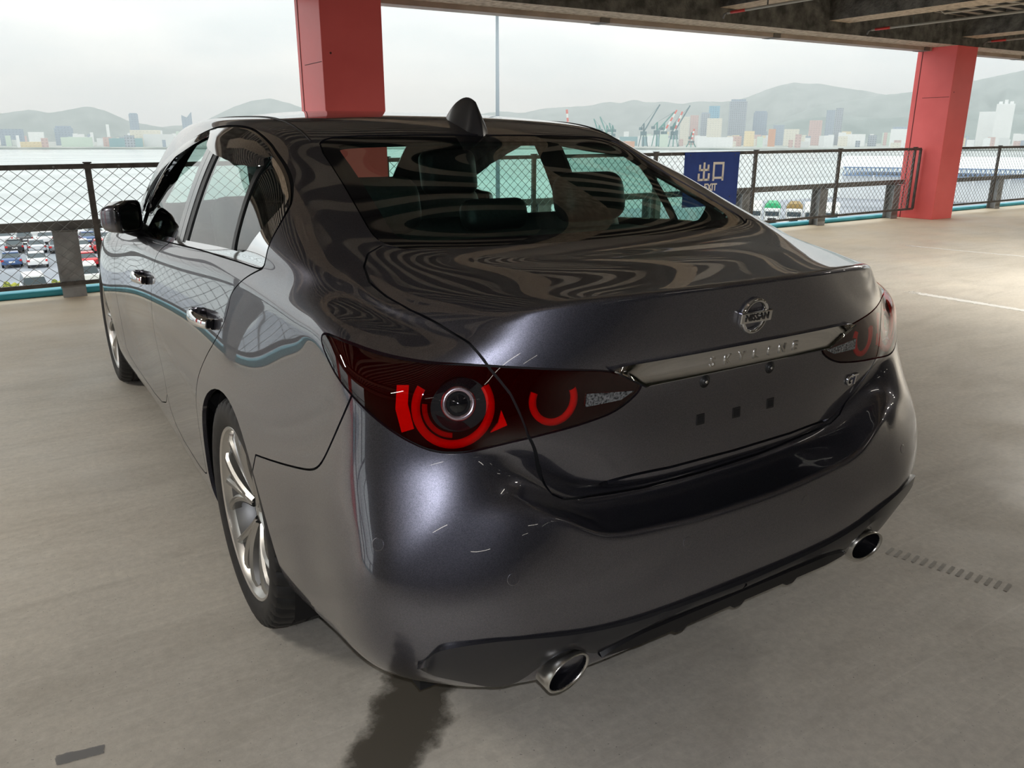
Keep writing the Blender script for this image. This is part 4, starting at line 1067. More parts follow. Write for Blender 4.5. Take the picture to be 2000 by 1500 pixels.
# ---- red pillars
def pillar(x0, y0, label):
    t = MB(); t.box((x0, y0, 0), (x0+.62, y0+.70, (2.79+.0075*(x0-2.1)) if x0 > 0 else 2.78)); o = t.build('pillar', red_paint, bevel=.006)
    tag(o, label, 'pillar', 'red painted pillars along the open edge')
    # seam in the paint on the left face and cover strip at the rear edge
    MB().box((x0-.004, y0+.60, 0), (x0, y0+.612, 3.0)).build('seam', mat('pillar_seam', (.10, .02, .02), rough=.7) if 'pillar_seam' not in MATS else MATS['pillar_seam'], o)
    MB().box((x0-.0025, y0+.02, 2.05), (x0, y0+.50, 2.056)).build('joint', MATS['pillar_seam'], o)
    MB().lathe([(0, .001), (.010, .001), (.012, -.002)], 16, frame((x0+.085, y0, 2.13), (0, -1, 0))).build('bolt_hole', MATS['pillar_seam'], o)
    return o
pillar(12.63, 5.97, 'red painted pillar beyond the right end of the blue sign\'s fence')
pillar(1.46, 5.60, 'red painted pillar rising behind the car roof')
pillar(-6.95, 1.3, 'red painted pillar on the left edge of the deck, mirrored in the car side')
pillar(-6.95, 5.3, 'red painted pillar at the left corner of the deck')
# ---- beams, ceiling
def beam_x(name, y0, y1, z0, z1, m, rise=.0075):
    V = []
    for x in (XW, XE):
        d = rise*(x-2.4); V += [(x, y0, z0+d), (x, y1, z0+d), (x, y1, z1+d), (x, y0, z1+d)]
    return MB().add(V, [(0, 1, 2, 3), (7, 6, 5, 4), (0, 4, 5, 1), (1, 5, 6, 2), (2, 6, 7, 3), (3, 7, 4, 0)]).build(name, m)
struct(beam_x('beam', 6.42, 6.62, 2.735, 3.4, tan_band), 'smooth tan outer edge of the ceiling')
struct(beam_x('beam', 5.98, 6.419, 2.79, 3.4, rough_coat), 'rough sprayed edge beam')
def side_shade(o):      # upright beam faces get the darkened coating, shade put into the colour
    o.data.materials.append(rough_shaded)
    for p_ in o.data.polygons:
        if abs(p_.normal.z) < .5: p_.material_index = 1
side_shade(bpy.data.objects['beam.001'])
br = [o for o in bpy.data.objects if o.name == 'beam'][0]
for x in (5.40, 8.60, 12.40, 15.6): MB().box((x, 6.40, 2.735+.0075*(x-2.4)-.004), (x+.14, 6.625, 2.79+.0075*(x-2.4))).build('joint_cover', mat('joint_cover', (.16, .14, .12), rough=.7) if 'joint_cover' not in MATS else MATS['joint_cover'], br)
V = MB(); yy = YS_; 
while yy < 6.0:
    a, h = .12, .11
    V.add([(XW, yy, 3.42), (XE, yy, 3.42), (XE, yy+.10, 3.42), (XW, yy+.10, 3.42), (XE, yy+.14, 3.42-h), (XW, yy+.14, 3.42-h), (XE, yy+.26, 3.42-h), (XW, yy+.26, 3.42-h), (XE, yy+.30, 3.42), (XW, yy+.30, 3.42)],
          [(0, 1, 2, 3), (3, 2, 4, 5), (5, 4, 6, 7), (7, 6, 8, 9)])
    yy += .30
ceil = V.build('ceiling', deck_steel); struct(ceil)
ceil.data.materials.append(rib_face_lit)
for p_ in ceil.data.polygons: p_.material_index = 1 if p_.index % 4 == 2 else 0
MB().box((XW, YS_, 3.45), (XE, 6.62, 3.7)).build('slab', deck_steel, ceil)
bx = [7.02, 9.25, 12.72]
for k in range(-4, 12):
    for q in (1.50, 3.75, 5.98-1.1, ):
        pass
for x in (-6.6, -4.0, -1.2, 1.55, 4.35, 7.02, 9.25, 12.72, 15.6, 18.6, 21.4, 24.0, 27, 30, 33, 36, 39, 42, 45, 48, 51):
    o = MB().box((x, YS_, 3.0), (x+.46, 5.98, 3.43)).build('ceiling_beam', rough_coat, ceil); side_shade(o)
# ---- pipes with red tape ends
for x, y1, z in ((7.03, 5.85, 2.92), (10.08, 5.85, 2.92), (13.30, 5.85, 2.95)):
    p = MB().tube([(x, -8, z), (x, y1, z)], .017, 10).build('pipe', pipe_m, None, True)
    tag(p, {7.03: 'beige conduit under the ceiling with a red taped end, left of the others', 10.08: 'beige conduit under the ceiling with a red taped end, between the other two', 13.30: 'beige conduit under the ceiling with a red taped end, above the right pillar'}[x], 'pipe', 'conduits under the ceiling')
    MB().tube([(x, y1-.30, z), (x, y1-.06, z)], .0185, 10).build('red_tape', red_tape, p, True)
    MB().tube([(x, y1, z), (x, y1+.05, z-.01), (x, y1+.07, z-.06)], .014, 8).build('pipe_elbow', rail_steel, p, True)
    for yy in (5.2, 3.6, 1.6, -.4):
        MB().tube([(x, yy, z), (x, yy, 3.40)], .009, 8).build('hanger', rail_steel, p)
p = MB().tube([(9.75, -8, 3.0-.03), (9.75, 4.55, 3.0-.03), (9.75, 4.62, 3.02), (9.75, 4.64, 3.40)], .014, 10).build('pipe', pipe_m, None, True)
tag(p, 'thin beige conduit along the ceiling beam, turning up at its end', 'pipe')
# ---- chain link fences
def fx(x): return 5.925+.031*x
def ftop(x): return 1.150+.0057*x
def fbot(x): return .128+.0035*x
def fence(xs, label, double_end=False, left_end=False):
    f = thing('chain_link_fence', label, 'fence', (xs[0], fx(xs[0]), 0), group='chain link fences along the open edge')
    bpy.context.view_layer.update(); inv = Matrix.Translation(-Vector(f.location))
    def put(mb, name, m, **k):
        mb.V = [tuple(inv @ Vector(v)) for v in mb.V]; return mb.build(name, m, f, **k)
    x0, x1 = xs[0], xs[-1]
    P = lambda x, z, d=0: (x, fx(x)+d, z)
    put(MB().bar(P(x0, ftop(x0)-.02), P(x1, ftop(x1)-.02), .035, .042), 'top_rail', fence_iron)
    put(MB().bar(P(x0, fbot(x0)), P(x1, fbot(x1)), .03, .034), 'bottom_rail', fence_iron)
    for i, x in enumerate(xs):
        put(MB().bar(P(x, fbot(x)-.015, .012), P(x, ftop(x)+.012, .012), .048 if 0 < i < len(xs)-1 else .03, .036, up=(0, 1, 0)), 'post', fence_iron)
        put(MB().box((x-.033, fx(x)-.02, ftop(x)+.004), (x+.033, fx(x)+.035, ftop(x)+.016)), 'post_cap', fence_iron)
    if double_end:
        x = x1+.16 if double_end > 0 else x0-.16; xa = x1 if double_end > 0 else x0
        put(MB().bar(P(x, fbot(x)), P(x, ftop(x)-.02), .035, .035, up=(0, 1, 0)), 'post', fence_iron)
        put(MB().bar(P(xa, ftop(xa)-.02), P(x, ftop(x)-.02), .035, .042), 'top_rail', fence_iron); put(MB().bar(P(xa, fbot(xa)), P(x, fbot(x)), .03, .034), 'bottom_rail', fence_iron)
    # bolts on the rail
    for i in range(len(xs)-1):
        n = 4
        mb = MB()
        for k in range(n):
            x = xs[i]+(xs[i+1]-xs[i])*(k+.5)/n; mb.box((x-.008, fx(x)-.024, ftop(x)-.028), (x+.008, fx(x)-.017, ftop(x)-.012))
        put(mb, 'bolt', wire)
    # mesh : zig-zag wires
    for i in range(len(xs)-1):
        a, b_ = xs[i]+.02, xs[i+1]-.02; cw, ch = .112, .098; mb = MB(); z0 = fbot(a)+.01; H = ftop(a)-.035-z0; r = .0021
        nx = int(round((b_-a)/cw)); cw = (b_-a)/nx; nz = int(round(H/ch)); ch = H/nz
        def wirebar(p, q):
            p = Vector(p); q = Vector(q); d = (q-p).normalized(); s_ = d.cross(Vector((0, 1, 0))).normalized()*r; t_ = Vector((0, r, 0))
            V = [p-s_-t_, p+s_-t_, p+s_+t_, p-s_+t_, q-s_-t_, q+s_-t_, q+s_+t_, q-s_+t_]
            mb.add(V, [(0, 4, 5, 1), (1, 5, 6, 2), (2, 6, 7, 3), (3, 7, 4, 0)])
        # diagonals : start on bottom edge or sides
        for sgn in (1, -1):
            for k in range(-nz, nx+1):
                # line param from (k,0) going up-right (sgn 1) in cell units
                u0, v0, u1, v1 = k, 0, k+nz, nz
                if u0 < 0: v0 = -u0; u0 = 0
                if u1 > nx: v1 = nz-(u1-nx); u1 = nx
                if v1 <= v0: continue
                if sgn < 0: u0, u1 = nx-u0, nx-u1
                xa, xb = a+u0*cw, a+u1*cw; dz = .0
                sl = (ftop(b_)-ftop(a))/(b_-a)
                wirebar((xa, fx(xa)-.004*sgn-.004, z0+v0*ch+sl*(xa-a)*v0/nz), (xb, fx(xb)-.004*sgn-.004, z0+v1*ch+sl*(xb-a)*v1/nz))
        o = put(mb, 'wire_mesh', wire); o['kind'] = 'stuff'
    return f
fence([-6.2, -4.8, -2.72, -.615, 1.35], 'chain link fence on the left, beyond the car bonnet and mirror')
fence([2.25, 4.18, 6.18, 8.19, 10.23, 12.40], 'chain link fence behind the car that carries the blue exit sign', double_end=1)
fence([13.45, 15.38, 17.4, 19.4, 21.4], 'chain link fence to the right of the right red pillar', double_end=-1)
# ---- steel guard rail with H posts
def gy(x): return 6.035+.0425*x
def guard(xs, x0, x1, label):
    g = thing('guard_rail', label, 'guard rail', (x0, gy(x0), 0), group='steel guard rails behind the fences'); L0 = Vector(g.location)
    def put(mb, name, m, **k):
        mb.V = [tuple(Vector(v)-L0) for v in mb.V]; return mb.build(name, m, g, **k)
    put(MB().bar((x0, gy(x0), .612), (x1, gy(x1), .630), .05, .078), 'rail', rail_steel)
    for x in xs:
        y = gy(x); z1 = .575; mb = MB()
        mb.box((x-.095, y-.085, 0), (x+.095, y-.075, z1)); mb.box((x-.095, y+.075, 0), (x+.095, y+.085, z1)); mb.box((x-.005, y-.076, 0), (x+.005, y+.076, z1))
        p = put(mb, 'post', post_steel)
        put(MB().box((x-.10, y-.09, z1), (x+.10, y+.09, z1+.012)), 'post_cap', rail_steel)
guard([-4.85, -2.86, -.865, 1.2], -6.3, 1.40, 'grey steel guard rail on the left behind the chain link fence')
guard([2.3, 4.4, 6.3, 8.2, 10.12, 12.28], 2.18, 12.55, 'grey steel guard rail behind the fence with the blue sign')
guard([13.9, 16.1, 18.3, 20.5, 22.6], 13.35, 24.0, 'grey steel guard rail right of the right red pillar')
# ---- the left edge of the deck, mirrored in the car's flank
def side_fence(ys, label):
    f = thing('chain_link_fence', label, 'fence', (-6.5, ys[0], 0), group='chain link fences along the left edge')
    Q = lambda y, z, d=0: (d, y-ys[0], z)
    MB().bar(Q(ys[0], 1.13), Q(ys[-1], 1.13), .035, .042).build('top_rail', fence_iron, f)
    MB().bar(Q(ys[0], .13), Q(ys[-1], .13), .03, .034).build('bottom_rail', fence_iron, f)
    MB().bar(Q(ys[0], .615, -.14), Q(ys[-1], .615, -.14), .05, .078).build('guard_rail', rail_steel, f)
    for y in ys:
        MB().bar(Q(y, .0), Q(y, 1.16), .048, .036, up=(0, 1, 0)).build('post', fence_iron, f)
        MB().box((-.23, y-ys[0]+.5, 0), (-.05, y-ys[0]+.68, .58)).build('guard_post', post_steel, f) if y < ys[-1] else None
    for i in range(len(ys)-1):
        a, b_ = ys[i]+.02-ys[0], ys[i+1]-.02-ys[0]; nx = int(round((b_-a)/.112)); nz = 10; cw = (b_-a)/nx; ch = .98/nz; mb = MB(); z0 = .14
        for sgn in (1, -1):
            for k in range(-nz, nx+1):
                u0, v0, u1, v1 = k, 0, k+nz, nz
                if u0 < 0: v0 = -u0; u0 = 0
                if u1 > nx: v1 = nz-(u1-nx); u1 = nx
                if v1 <= v0: continue
                if sgn < 0: u0, u1 = nx-u0, nx-u1
                mb.bar((.004*sgn, a+u0*cw, z0+v0*ch), (.004*sgn, a+u1*cw, z0+v1*ch), .0045)
        o = mb.build('wire_mesh', wire, f); o['kind'] = 'stuff'
side_fence([-1.25, .0, 1.25], 'chain link fence along the left edge, beside the camera')
side_fence([2.05, 3.6, 5.25], 'chain link fence along the left edge, by the corner')
struct(MB().box((-7.0, -1.3, 0), (-6.75, 6.0, .06)).build('trim_2', kerb_blue, bevel=.02))
struct(MB().box((-6.95, -26, 2.78), (-6.5, 5.98, 3.4)).build('beam', rough_coat), 'rough sprayed edge beam of the left side')
# ---- exit sign
sx0, sx1 = 6.68, 7.78; sy = lambda x: fx(x)-.035
s = thing('exit_sign', 'blue enamel exit sign hung on the chain link fence behind the car', 'sign', (sx0, sy(sx0), .45))
_a = math.atan(.031); SM = Matrix.Rotation(_a, 4, 'Z')
W_, H_ = (sx1-sx0)/math.cos(_a), .735
MB().box((0, -.006, 0), (W_, .006, H_), SM).build('sign_plate', sign_blue, s)
def sbox(mb, x0, z0, x1, z1): mb.box((x0, -.0085, z0), (x1, -.006, z1), SM)
cx = W_*.395; cz = .472; u = .011
# the character for "out"
mb = MB()
def K(mb, ox, rects):
    for x0, z0, x1, z1 in rects: sbox(mb, ox+x0*.93, cz+z0*.86, ox+x1*.93, cz+z1*.86)
t_ = .040; w_ = .245; h_ = .27
K(mb, W_*.245, [(w_/2-t_/2, -.14, w_/2+t_/2, .15), (.012, .015, w_-.012, .015+t_*.85), (.012, .015, .012+t_, .115), (w_-.012-t_, .015, w_-.012, .115), (-.005, -.14, w_+.005, -.14+t_*.85), (-.005, -.14, -.005+t_, -.022), (w_+.005-t_, -.14, w_+.005, -.022)])
mb.build('lettering', sign_white, s)
mb = MB()
K(mb, W_*.51, [(0, .115, w_, .115+t_*.95), (0, -.115, w_, -.115+t_*.85), (0, -.145, t_, .12), (w_-t_, -.145, w_, .12)])
mb.build('lettering', sign_white, s)
M = SM @ Matrix.Translation((W_*.485, -.007, .258)) @ Matrix.Rotation(math.pi/2, 4, 'X')
text_obj('lettering', 'EXIT', .135, .003, M, sign_white, s, bold=.005, sx=.92)
for bx_, bz_ in ((.1, .7), (W_-.1, .7), (W_-.15, .12), (.12, .12)):
    MB().box((bx_-.008, -.010, bz_-.008), (bx_+.008, -.006, bz_+.008), SM).build('bolt', fence_iron, s)
# ---- far walls of the garage and fluorescent lamps (seen only as reflections and as light)
struct(MB().box((XW, YS_-.3, 0), (XE, YS_, 3.45)).build('wall_back', wall_m))
struct(MB().box((-7.1, YS_, 0), (-6.9, -1.35, 3.45)).build('wall_left', wall_m))
struct(MB().box((XE-.3, YS_, 0), (XE, 5.8, 3.45)).build('wall_right', wall_m))
LAMPS = [(x, y) for y in (-3.6, -10.0, -17.) for x in (-4.6, 1.4, 7.4, 13.4, 19.4)]+[(6.6, .9), (9.6, .9), (17.0, 1.2), (23.4, 1.2), (-4.6, 1.6)]  # unseen fixtures, front row added to brighten the floor
def lamp_f(x, y):      # power tuned per spot to the wanted floor brightness, low farther back
    if y > 0: return 2.0 if x < 0 else 3.2
    if y > -5: return .45 if x < -3 else (.03 if x < 5 else .6)
    return .05
for x, y in LAMPS:
    f = MB().box((x, y-.10, 2.94), (x+1.24, y+.10, 2.99)).build('ceiling_lamp', rail_steel)
    tag(f, 'unseen fluorescent ceiling lamp %s, %s' % ('near the left edge' if x < 0 else 'about %d metres in' % round(x+7), 'added level with the car' if y > 0 else 'just behind the camera' if y > -5 else 'ten metres back' if y > -12 else 'farthest back'), 'lamp', 'unseen fluorescent ceiling lamps of the deck')
    MB().box((x+.04, y-.045, 2.925), (x+1.20, y+.045, 2.938)).build('diffuser', tube_light, f)
    MB().bar((x+.2, y, 2.99), (x+.2, y, 3.40), .015).build('hanger', rail_steel, f); MB().bar((x+1.04, y, 2.99), (x+1.04, y, 3.40), .015).build('hanger', rail_steel, f)
    la = bpy.data.lights.new('lamp_light', 'AREA'); la.shape = 'RECTANGLE'; la.size = 1.15; la.size_y = .09; la.energy = LAMP_W*lamp_f(x, y); la.color = (1., .95, .86)
    lo = bpy.data.objects.new('lamp_light', la); COL.objects.link(lo); lo.parent = f; lo.location = (x+.62, y, 2.918)

# ================================================================ YARD, HARBOUR, CITY, HILLS
def px_ray(px, py):
    d = _f+(px-1000)/FPX*_r-(py-750)/FPX*_u; return d
def px_ground(px, py, z):
    d = px_ray(px, py); return CAM+d*(z-CAM[2])/d[2]
def px_dist(px, py, D):
    d = px_ray(px, py); h = math.hypot(d[0], d[1]); return CAM+d*(D/h)
GZ = -10.8; WZ = -12.5
struct(MB().box((-120, 7.5, GZ-3), (230, 112, GZ)).build('ground', asphalt))
struct(MB().box((-120, -60, GZ-3), (-8, 7.49, GZ)).build('ground', asphalt))
struct(MB().add([(-9000, 100, WZ), (9000, 100, WZ), (9000, 9000, WZ), (-9000, 9000, WZ)], [(0, 1, 2, 3)]).build('water', water))
# ---- cars in the yard below
CARC = {'blue': (.06, .12, .28), 'white': (.80, .80, .80), 'silver': (.55, .57, .60), 'black': (.03, .03, .035), 'red': (.65, .02, .03), 'grey': (.20, .22, .24)}
cm = {k: mat('car_paint_'+k, v, rough=.3, coat=.6) for k, v in CARC.items()}
far_glass = mat('far_window_glass', (.05, .07, .08), rough=.15); tail_m = mat('far_tail_lamp', (.6, .02, .02), rough=.3); far_tyre = mat('far_tyre', (.02, .02, .02), rough=.8)
def small_car(loc, rz, colour, label, van=False):
    c = thing('parked_car', label, 'car', loc, rz, 'cars parked in the yard below'); L_, W, H = (4.4, 1.74, 1.42) if not van else (4.6, 1.8, 1.85)
    prof = [(-2.2, .35), (-2.2, .82), (-2.05, .95), (-1.5, 1.0), (1.1, .95), (2.0, .78), (2.2, .6), (2.2, .3)] if not van else [(-2.3, .35), (-2.3, 1.05), (-2.2, 1.1), (1.3, 1.05), (2.1, .85), (2.3, .6), (2.3, .3)]
    V = []; n = len(prof)
    for s in (-1, 1): V += [(s*W/2, y, z) for y, z in prof]
    MB().add(V, [tuple(range(n-1, -1, -1)), tuple(range(n, 2*n))]+[(i, (i+1) % n, n+(i+1) % n, n+i) for i in range(n)]).build('body', cm[colour], c, bevel=.08)
    top = [(-1.75, .97), (-1.15, 1.36), (.1, 1.42), (1.15, .97)] if not van else [(-2.2, 1.08), (-2.0, 1.75), (.6, 1.85), (1.6, 1.08)]
    V = []
    for s in (-1, 1): V += [(s*(W/2-(.06 if i in (0, 3) else .20)), y, z) for i, (y, z) in enumerate(top)]
    MB().add(V, [(3, 2, 1, 0), (4, 5, 6, 7), (0, 1, 5, 4), (2, 3, 7, 6), (3, 0, 4, 7), (1, 2, 6, 5)]).build('cabin_glass', far_glass, c, bevel=.04)
    (ya, za), (yb, zb) = top[1], top[2]
    MB().box((-W/2+.19, ya-.03, min(za, zb)-.02), (W/2-.19, yb+.05, zb+.03)).build('roof', cm[colour], c, bevel=.03)
    for s in (-1, 1):
        MB().box((s*.80-.12, -2.22, .68), (s*.80+.06 if s > 0 else s*.80+.14, -2.1, .86)).build('tail_lamp', tail_m, c)
        for y in (-1.35, 1.35): MB().lathe([(0, .10), (.30, .10), (.32, .05), (.32, -.10)], 14, Matrix.Translation((s*.80, y, .32)) @ Matrix.Rotation(s*math.pi/2, 4, 'Y')).build('wheel', far_tyre, c)
    MB().box((-.26, -2.215, .55), (.26, -2.19, .70)).build('number_plate', cm['white'], c)
    return c
CARS = [(22, 505, 'blue', 'blue car with its tail to us, leftmost of the nearest row', 0),
 (72, 505, 'white', 'white car in the nearest row beside the blue one', 0),
 (168, 505, 'red', 'red car in the nearest row, right of the steel post', 0),
 (213, 505, 'grey', 'grey car in the nearest row, half behind the door mirror', 0),
 (27, 479, 'black', 'black car in the second row, directly behind the blue one', 0),
 (71, 479, 'silver', 'silver car in the second row behind the white one', 0),
 (113, 479, 'grey', 'dark grey car in the second row, half hidden by the steel post', 0),
 (157, 479, 'white', 'white car in the second row, right of the steel post', 0),
 (197, 479, 'red', 'red car in the second row, behind the fence post', 0),
 (8, 463, 'white', 'white car in the third row at the far left', 0),
 (48, 463, 'black', 'black car in the third row above the gap between two cars', 0),
 (88, 463, 'white', 'white car in the third row, left of the steel post', 0),
 (130, 463, 'red', 'red car in the third row behind the steel post', 0),
 (170, 463, 'blue', 'blue car in the third row, right of the steel post', 0),
 (208, 463, 'silver', 'silver car in the third row by the door mirror', 0),
 (30, 451, 'silver', 'silver car in the farthest row at the left', 0),
 (68, 451, 'white', 'white car in the farthest row above the silver one', 0),
 (105, 451, 'grey', 'grey car in the farthest row, left of the steel post', 0),
 (145, 451, 'white', 'white car in the farthest row, right of the steel post', 0),
 (183, 451, 'black', 'black car in the farthest row near the fence post', 0),
 (66, 560, 'white', 'white van close under the deck edge, left of the steel post', 1), (170, 537, 'white', 'white van in the yard right of the steel post', 1)]
for px, py, col_, lab, v in CARS:
    p = px_ground(px, py, GZ+.7); small_car((p[0], p[1], GZ), random.uniform(-.03, .04), col_, lab, bool(v))
# bushes and a low wall just outside
bush_m = mat('shrub_leaves', (.12, .20, .04), rough=.8); mix_noise(bush_m, (.06, .12, .02), (.42, .40, .06), 3)
def bush(p, r, label):
    bm = bmesh.new(); bmesh.ops.create_icosphere(bm, subdivisions=4, radius=r)
    from mathutils import noise as mn
    for v in bm.verts: v.co = v.co*(1+.45*mn.noise(v.co*2.1/r)+.22*mn.noise(v.co*7/r)); 
    me = bpy.data.meshes.new('bush'); bm.to_mesh(me); bm.free(); me.materials.append(bush_m); o = link('shrub', me); o.location = p
    return tag(o, label, 'shrub')
for px, py, r, lab in ((20, 575, .9, 'yellow green shrub below the deck edge at the far left'), (112, 567, .8, 'yellow shrub below the deck edge left of the guard rail post')):
    q = px_ground(px, py, GZ+.9); bush((q[0], q[1], GZ+.8), r, lab)
pk = px_ground(205, 560, GZ+.3)
tag(MB().box((pk[0]-3, pk[1]-.2, GZ), (pk[0]+4, pk[1]+.2, GZ+.7)).build('low_wall', mat('yellow_wall', (.75, .62, .12), rough=.7)), 'yellow low wall at the foot of the building', 'wall')
# trucks on the right
truck_white = mat('truck_white', (.82, .82, .80), rough=.4); tarp = {'green': mat('tarp_green', (.03, .38, .16), rough=.6), 'brown': mat('tarp_brown', (.30, .20, .07), rough=.7), 'white': truck_white}
def truck(p, rz, tc, label):
    t = thing('truck', label, 'truck', p, rz, 'trucks parked beyond the fence')
    MB().box((-1.1, -1.9, .6), (1.1, 0, 2.5)).build('cab', truck_white, t, bevel=.12)
    MB().box((-.95, -1.93, 1.5), (.95, -1.88, 2.15)).build('windshield', far_glass, t)
    MB().box((-.6, -1.95, .8), (.6, -1.89, 1.2)).build('grille', far_tyre, t)
    if tc == 'white': MB().box((-1.15, .15, .9), (1.15, 6.5, 3.1)).build('cargo_box', truck_white, t, bevel=.05)
    else: MB().prism([(-1.15, .9), (1.15, .9), (1.15, 2.6), (.6, 3.15), (-.6, 3.15), (-1.15, 2.6)], -6.5, -.15, Matrix.Rotation(math.pi/2, 4, 'X')).build('tarpaulin', tarp[tc], t)
    for s in (-1, 1):
        for y in (-1.0, 3.6, 5.2): MB().lathe([(0, .14), (.42, .14), (.46, .08), (.46, -.14)], 14, Matrix.Translation((s*.95, y, .46)) @ Matrix.Rotation(s*math.pi/2, 4, 'Y')).build('wheel', far_tyre, t)
TR = [(1438, 'white', 'white box truck just right of the blue sign'), (1474, 'white', 'white truck left of the green tarpaulin truck'), (1510, 'green', 'truck with a green tarpaulin seen through the fence'), (1553, 'brown', 'truck with a brown load seen through the fence'), (1589, 'white', 'white truck behind the first steel post right of the sign'), (1625, 'white', 'white truck right of the first steel post')]
for px, tc, lab in TR:
    d = px_ray(px, 396); h = math.hypot(d[0], d[1]); p = CAM+d/h*126.; truck((p[0], p[1], GZ), -math.atan2(d[0], d[1]), tc, lab)
for px, col_, lab in ((1455, 'white', 'white car parked in front of the trucks by the blue sign'), (1492, 'silver', 'silver car parked in front of the green tarpaulin truck'), (1529, 'white', 'white car parked in front of the brown loaded truck'), (1566, 'silver', 'silver car parked left of the first steel post'), (1650, 'grey', 'grey car parked right of the first steel post')):
    d = px_ray(px, 410); h = math.hypot(d[0], d[1]); p = CAM+d/h*117.; small_car((p[0], p[1], GZ), -math.atan2(d[0], d[1]), col_, lab)
# ---- lamp mast
mast_m = mat('mast_steel', (.30, .34, .37), rough=.5, metal=.3)
mx = px_dist(971.5, 150, 120.)
mast = thing('lamp_mast', 'tall steel floodlight mast behind the car roof', 'lamp', (mx[0], mx[1], GZ))
MB().tube([(0, 0, 0), (0, 0, 19.3-GZ)], .24, 14, rs=[.34, .21]).build('pole', mast_m, mast, True)
MB().lathe([(.3, 27.2), (1.05, 27.35), (1.1, 27.8), (.95, 28.0), (.3, 27.9)], 24, Matrix.Translation((0, 0, -8-GZ))).build('ring_platform', mast_m, mast)
MB().tube([(0, 0, 19.9-GZ), (.05, 0, 21.6-GZ)], .03, 6).build('lightning_rod', mast_m, mast)
for a in np.linspace(0, 2*math.pi, 9)[:-1]:
    c_, s_ = math.cos(a), math.sin(a)
    MB().tube([(c_*1.0, s_*1.0, 19.6-GZ), (c_*1.6, s_*1.6, 19.2-GZ), (c_*1.7, s_*1.7, 18.6-GZ)], .05, 6).build('arm', mast_m, mast)
    MB().box((-.22, -.12, -.25), (.22, .12, .25), Matrix.Translation((c_*1.75, s_*1.75, 19.75-GZ)) @ Matrix.Rotation(a, 4, 'Z') @ Matrix.Rotation(.6, 4, 'Y')).build('floodlight', mast_m, mast)
    if a < 6: MB().box((-.18, -.1, -.2), (.18, .1, .2), Matrix.Translation((c_*1.7, s_*1.7, 18.5-GZ)) @ Matrix.Rotation(a, 4, 'Z')).build('floodlight', mast_m, mast)
# ---- pier hall with blue truss roof on the right
hall_w = mat('hall_white', (.80, .82, .84), rough=.5); truss_b = mat('truss_blue', (.22, .32, .50), rough=.5)
h0 = px_dist(1648, 320, 190.); h1 = px_dist(2050, 322, 190.)
hall = thing('pier_hall', 'white pier hall with a blue lattice roof edge seen through the right fence', 'building', (h0[0], h0[1], -8))
dv = Vector((h1[0]-h0[0], h1[1]-h0[1], 0)); Lh = dv.length; hz = math.atan2(dv.y, dv.x); HM = Matrix.Rotation(hz, 4, 'Z')
MB().box((0, 1, GZ+8), (Lh, 26, 2.2), HM).build('wall', hall_w, hall)
G = []
for k in range(15):
    t = k/14; y = 24*t; z = 3.6+4.2*math.sin(math.pi*(.15+.7*t))-1.9
    G.append([HM @ Vector((x, y, z)) for x in (-1, Lh*.5, Lh+2)])
MB().grid(G).build('roof', hall_w, hall)
mb = MB(); nb = 44
for k in range(nb):
    xa, xb = Lh*k/nb, Lh*(k+1)/nb; mb.bar(HM @ Vector((xa, 0, 2.2)), HM @ Vector(((xa+xb)/2, 0, 3.7)), .16); mb.bar(HM @ Vector(((xa+xb)/2, 0, 3.7)), HM @ Vector((xb, 0, 2.2)), .16)
mb.bar(HM @ Vector((0, 0, 2.1)), HM @ Vector((Lh, 0, 2.1)), .2); mb.bar(HM @ Vector((0, 0, 3.75)), HM @ Vector((Lh, 0, 3.75)), .2)
o = mb.build('lattice_girder', truss_b, hall); o['kind'] = 'stuff'
for k in range(7): MB().tube([HM @ Vector((Lh*k/6, 0, GZ+8)), HM @ Vector((Lh*k/6, 0, 2.2))], .18, 8).build('column', hall_w, hall)

# ---- far shore, city
shore = []
for px, D in ((-300, 1250), (0, 1290), (350, 1220), (700, 1200), (1000, 1180), (1300, 1170), (1600, 1200), (2000, 1250), (2400, 1300)):
    d = px_ray(px, 288); h = math.hypot(d[0], d[1]); shore.append((CAM[0]+d[0]/h*D, CAM[1]+d[1]/h*D))
V = [(x, y, WZ) for x, y in shore]+[(x, y, WZ+2.2) for x, y in shore]+[(x*2.6, y*2.6, WZ+3) for x, y in shore]; n = len(shore)
land_m = mat('shore_land', (.34, .37, .36), rough=.9); mix_noise(land_m, (.22, .26, .25), (.45, .46, .43), .02)
struct(MB().add(V, [(i, i+1, n+i+1, n+i) for i in range(n-1)]+[(n+i, n+i+1, 2*n+i+1, 2*n+i) for i in range(n-1)]).build('far_shore', land_m))
def facade(name, wall, win, sx, sz, fac=.5):
    m = bpy.data.materials.new(name); m.use_nodes = True; nt, b = nodes(m); N = nt.nodes; L = nt.links
    tc = N.new('ShaderNodeTexCoord'); br = N.new('ShaderNodeTexBrick'); mp = N.new('ShaderNodeMapping'); mp.inputs['Rotation'].default_value = (math.pi/2, 0, 0)
    L.new(tc.outputs['Object'], mp.inputs[0]); L.new(mp.outputs[0], br.inputs['Vector'])
    br.offset = 0; br.inputs['Scale'].default_value = 1; br.inputs['Brick Width'].default_value = sx; br.inputs['Row Height'].default_value = sz
    br.inputs['Mortar Size'].default_value = min(sx, sz)*fac*.5; br.inputs['Mortar Smooth'].default_value = .1
    br.inputs['Color1'].default_value = (*win, 1); br.inputs['Color2'].default_value = (*[q*.85 for q in win], 1); br.inputs['Mortar'].default_value = (*wall, 1)
    L.new(br.outputs['Color'], b.inputs['Base Color']); b.inputs['Roughness'].default_value = .7; MATS[name] = m; return m
